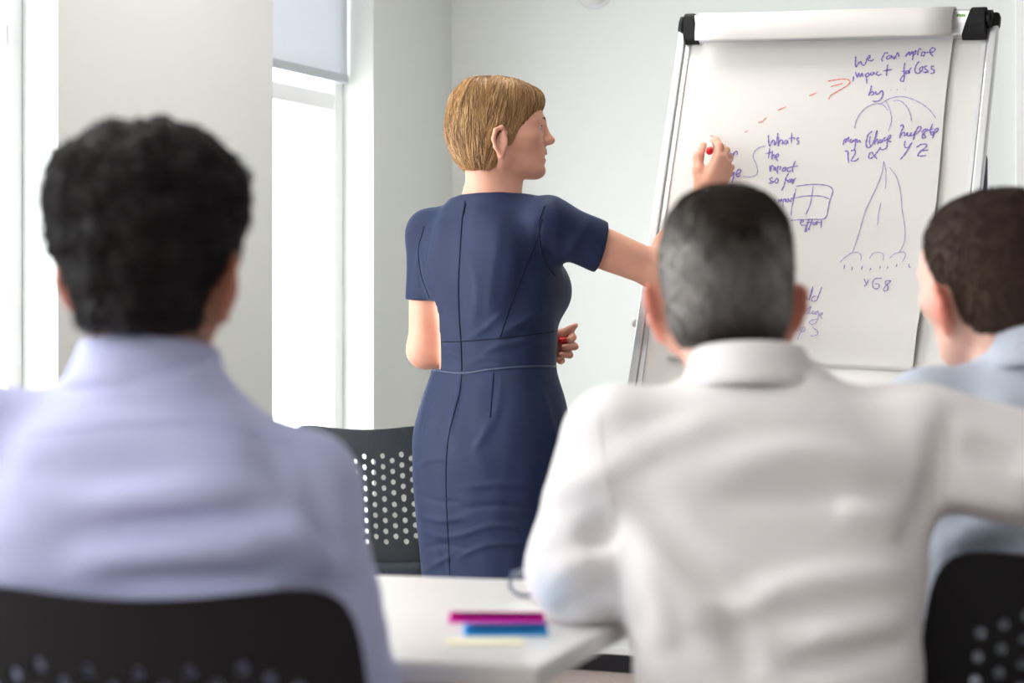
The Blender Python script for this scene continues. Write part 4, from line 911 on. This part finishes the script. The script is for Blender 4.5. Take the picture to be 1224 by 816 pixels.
def col_dark(P, H, hf, hr, hu):
    return np.array((.014, .011, .011)) * np.ones((len(P), 1))
def col_grey(P, H, hf, hr, hu):                   # dark crown, grey sides and nape
    l = P - H; w = l @ hu; v = np.abs(l @ hr); u = l @ hf
    sm = lambda x: np.clip(x, 0, 1)**2 * (3 - 2 * np.clip(x, 0, 1))
    wob = .005 * np.sin(P[:, 0] * 95 + 1) * np.sin(P[:, 2] * 120) + .002 * np.sin(P[:, 0] * 230 + P[:, 2] * 170)
    g = .85 * sm((v - .018 + wob) / .060) * sm((.085 - w + wob) / .075) * (.25 + .75 * sm((w + .09) / .045)) + .42 * sm((.045 - w + wob) / .07) * sm((w + .095) / .05)
    g = np.clip(g, 0, 1) * (.90 + .10 * np.sin(P[:, 0] * 400) * np.sin(P[:, 2] * 360))
    return np.array((.024, .018, .014)) * (1 - g[:, None]) + np.array((.36, .345, .33)) * g[:, None]
def col_brown(P, H, hf, hr, hu):
    w = (P - H) @ hu; t = np.clip((w + .02) / .10, 0, 1)[:, None]
    return np.array((.060, .038, .027)) * (1 - t) + np.array((.042, .024, .018)) * t

# person in the lavender shirt, left foreground
YA = 2.16; ha = px(180, 293, 2.20)
seated(dict(label='person in a lavender shirt with thick dark wavy hair, seen from behind', face=6, head_rot=(13, 3, 0), H=ha, pelvis=np.array([-.362, 2.13, .50]), neck=np.array([-.376, 2.175, 1.018]),
    shL=(-.545, 2.16, .945), elL=(-.60, 2.20, .70), wrL=(-.50, 2.40, .782), shR=(-.218, 2.15, .900), elR=(-.162, 2.12, .660), wrR=(-.215, 2.30, .56), handL=(.3, 1, 0), handR=(-.25, 1, -.1),
    torso=[(.44, 0, 0, .165, .12, .11), (.60, 0, 0, .165, .125, .105), (.75, 0, 0, .175, .13, .105), (.86, 0, .005, .190, .125, .110), (.92, 0, .01, .175, .11, .110), (.965, -.005, .015, .145, .095, .100), (1.0, -.006, .025, .098, .085, .085), (1.03, -.008, .035, .072, .075, .070), (1.07, -.008, .04, .064, .07, .064)],
    sleeve=(.066, .062, .045), shirt='shirt_a', seed=21, skin_col=(.42, .21, .13), ear_col=(.50, .19, .12), wide=1.0, collar_off=(0, .0, .006), collar_k=1.02,
    folds=[([(110, 600, 2.04), (300, 585, 2.04)], .007, .016), ([(60, 640, 2.04), (330, 622, 2.04)], -.006, .014), ([(90, 670, 2.04), (360, 640, 2.05)], .009, .016), ([(120, 700, 2.04), (330, 690, 2.04)], -.008, .014), ([(30, 560, 2.05), (230, 560, 2.05)], -.004, .02), ([(300, 500, 2.07), (370, 610, 2.08)], -.006, .02), ([(370, 560, 2.10), (400, 660, 2.10)], -.009, .014), ([(340, 620, 2.07), (395, 680, 2.09)], .008, .014), ([(110, 440, 2.09), (260, 445, 2.09)], .004, .014), ([(60, 480, 2.06), (300, 480, 2.06)], -.003, .010)],
    seams=[('yoke_seam', [(30, 520), (130, 508), (260, 508), (350, 530)], .0012)],
    hair=[(.124, 0, -.015, .022, .03, .03), (.117, 0, -.015, .042, .06, .052), (.106, 0, -.015, .062, .087, .072), (.086, 0, -.015, .083, .108, .092), (.050, 0, -.015, .094, .118, .106), (.020, 0, -.015, .091, .095, .108), (-.015, 0, -.015, .080, .070, .103), (-.050, 0, -.018, .066, .035, .092), (-.085, 0, -.025, .054, .01, .076), (-.102, 0, -.03, .046, .005, .062)],
    hair_noise=[(.0060, .05, 3), (.0035, .024, 4)], hair_col=col_dark, hair_mat='hair_dark', strand=(2600, .006, 7, .0013, lambda q, r: .001 + .010 * q * q * r.random(), 1.2)))

# person in the white shirt, centre, leaning on the table
hb = px(866, 330, 2.60)
seated(dict(label='person in a white shirt with cropped greying hair leaning on the table', face=2, head_rot=(-2, 8, 0), H=hb, pelvis=np.array([.300, 2.34, .50]), neck=np.array([.282, 2.535, 1.008]),
    shL=(.128, 2.51, .940), elL=(.088, 2.50, .797), wrL=(.125, 2.74, .778), shR=(.475, 2.50, .940), elR=(.720, 2.47, .880), wrR=(.93, 2.42, .875), handL=(.1, 1, -.12), handR=(1, -.1, -.1),
    torso=[(.44, 0, .02, .165, .13, .11), (.60, -.002, .06, .160, .13, .105), (.72, -.004, .10, .168, .13, .105), (.82, -.010, .135, .190, .125, .110), (.89, -.012, .16, .205, .115, .112), (.945, -.014, .175, .190, .10, .105), (.985, -.016, .185, .140, .09, .092), (1.015, -.016, .193, .090, .08, .075), (1.05, -.016, .20, .066, .07, .066)],
    sleeve=(.070, .066, .048), shirt='shirt_b', seed=33, skin_col=(.66, .36, .27), ear_col=(.68, .22, .15), wide=1.0, collar_off=(.0, .0, .010), collar_k=1.04,
    folds=[([(1135, 500, 2.42), (1120, 580, 2.42), (1085, 640, 2.40)], -.011, .016), ([(1060, 560, 2.38), (960, 540, 2.37), (860, 560, 2.37)], .006, .018), ([(1090, 590, 2.39), (980, 590, 2.36), (850, 600, 2.37)], -.006, .016), ([(1080, 630, 2.38), (1000, 600, 2.36)], .010, .018), ([(1090, 680, 2.36), (960, 700, 2.34), (840, 740, 2.33)], .008, .018), ([(1080, 740, 2.34), (960, 765, 2.32)], .009, .016), ([(1080, 770, 2.34), (940, 800, 2.30)], -.008, .014), ([(760, 600, 2.42), (860, 690, 2.36), (960, 740, 2.32)], -.009, .018), ([(760, 650, 2.42), (850, 740, 2.36)], .010, .018), ([(735, 620, 2.46), (700, 660, 2.44)], -.010, .016), ([(655, 590, 2.47), (740, 560, 2.44)], .006, .016), ([(660, 690, 2.45), (730, 655, 2.44)], .006, .014), ([(665, 735, 2.45), (735, 700, 2.44)], -.007, .012), ([(1150, 530, 2.43), (1224, 560, 2.43)], -.008, .016), ([(1150, 590, 2.43), (1230, 610, 2.43)], .007, .016), ([(820, 450, 2.46), (1000, 450, 2.46)], -.003, .012), ([(860, 500, 2.42), (720, 560, 2.42)], .005, .02), ([(780, 660, 2.4), (800, 780, 2.33)], .007, .016), ([(860, 720, 2.33), (900, 810, 2.28)], -.007, .016)],
    seams=[('armhole_seam', [(1112, 470), (1130, 540), (1128, 600)], .0012), ('armhole_seam', [(715, 490), (722, 560), (735, 625)], .0012)],
    hair=[(.105, 0, -.014, .026, .040, .038), (.096, 0, -.014, .046, .066, .062), (.075, 0, -.014, .066, .090, .083), (.045, 0, -.014, .0775, .101, .096), (.015, 0, -.014, .0800, .085, .1000), (-.020, 0, -.014, .0775, .060, .098), (-.055, 0, -.018, .072, .030, .087), (-.085, 0, -.026, .062, .012, .068), (-.097, 0, -.03, .055, .008, .06)],
    hair_noise=[(.0010, .02, 3)], hair_col=col_grey, hair_mat='hair_short', strand=(5200, .003, 3, .0006, lambda q, r: .0002 + .0028 * q, .2)))

# person in the pale blue shirt, right edge
hc_ = px(1184, 324, 2.85)
seated(dict(label='person in a pale blue shirt with cropped brown hair, turned left at the right edge', face=-14, head_rot=(-24, 8, 5), H=hc_, pelvis=np.array([.710, 2.60, .50]), neck=np.array([.695, 2.80, 1.030]),
    shL=(.545, 2.80, .955), elL=(.545, 2.87, .74), wrL=(.50, 3.08, .80), shR=(.865, 2.72, .965), elR=(.945, 2.72, .72), wrR=(.90, 2.95, .66), handL=(-.2, 1, 0), handR=(-.2, 1, 0),
    torso=[(.44, 0, 0, .165, .13, .11), (.60, .01, .02, .165, .13, .105), (.75, -.01, .07, .180, .13, .105), (.86, .01, .125, .190, .125, .108), (.925, .035, .16, .185, .11, .105), (.965, .035, .18, .145, .095, .095), (1.0, .035, .195, .105, .085, .085), (1.03, .035, .205, .075, .075, .070), (1.07, .035, .21, .066, .07, .066)],
    sleeve=(.066, .062, .046), shirt='shirt_c', seed=45, skin_col=(.70, .42, .33), ear_col=(.68, .20, .14), wide=1.0, collar_off=(0, .0, .012), collar_k=1.04, foot=-.12,
    folds=[([(1135, 650, 2.68), (1210, 620, 2.62)], .008, .018), ([(1130, 680, 2.68), (1220, 650, 2.60)], -.008, .016), ([(1150, 520, 2.68), (1220, 480, 2.66)], .005, .02)],
    seams=[],
    hair=[(.105, 0, -.014, .026, .040, .038), (.096, 0, -.014, .046, .066, .062), (.075, 0, -.014, .066, .090, .083), (.045, 0, -.014, .0775, .101, .096), (.015, 0, -.014, .0800, .085, .1000), (-.020, 0, -.014, .0775, .060, .098), (-.055, 0, -.018, .071, .028, .086), (-.080, 0, -.026, .058, .010, .070), (-.090, 0, -.03, .050, .008, .06)],
    hair_noise=[(.0008, .02, 3)], hair_col=col_brown, hair_mat='hair_short', strand=(5200, .003, 3, .0006, lambda q, r: .0002 + .0028 * q, .2)))
# the low stool under the person in white
sl = empty('stool', (.300, 2.34, 0)); tag(sl, 'low black stool under the person in the white shirt', 'stool')
sp = np.array([.300, 2.34, 0]); MB().rings([[sp + np.array([r * math.cos(a), r * math.sin(a), z]) for a in np.linspace(0, 2 * math.pi, 28, endpoint=False)] for r, z in ((.17, .36), (.185, .365), (.185, .39), (.17, .40))]).build('seat', M['seatpad'], sl, True)
for a in (45, 135, 225, 315):
    q = np.array([math.cos(math.radians(a)), math.sin(math.radians(a)), 0]); MB().tube([sp + q * .12 + UZ * .36, sp + q * .20], .012, 10).build('leg', M['chrome'], sl, True)
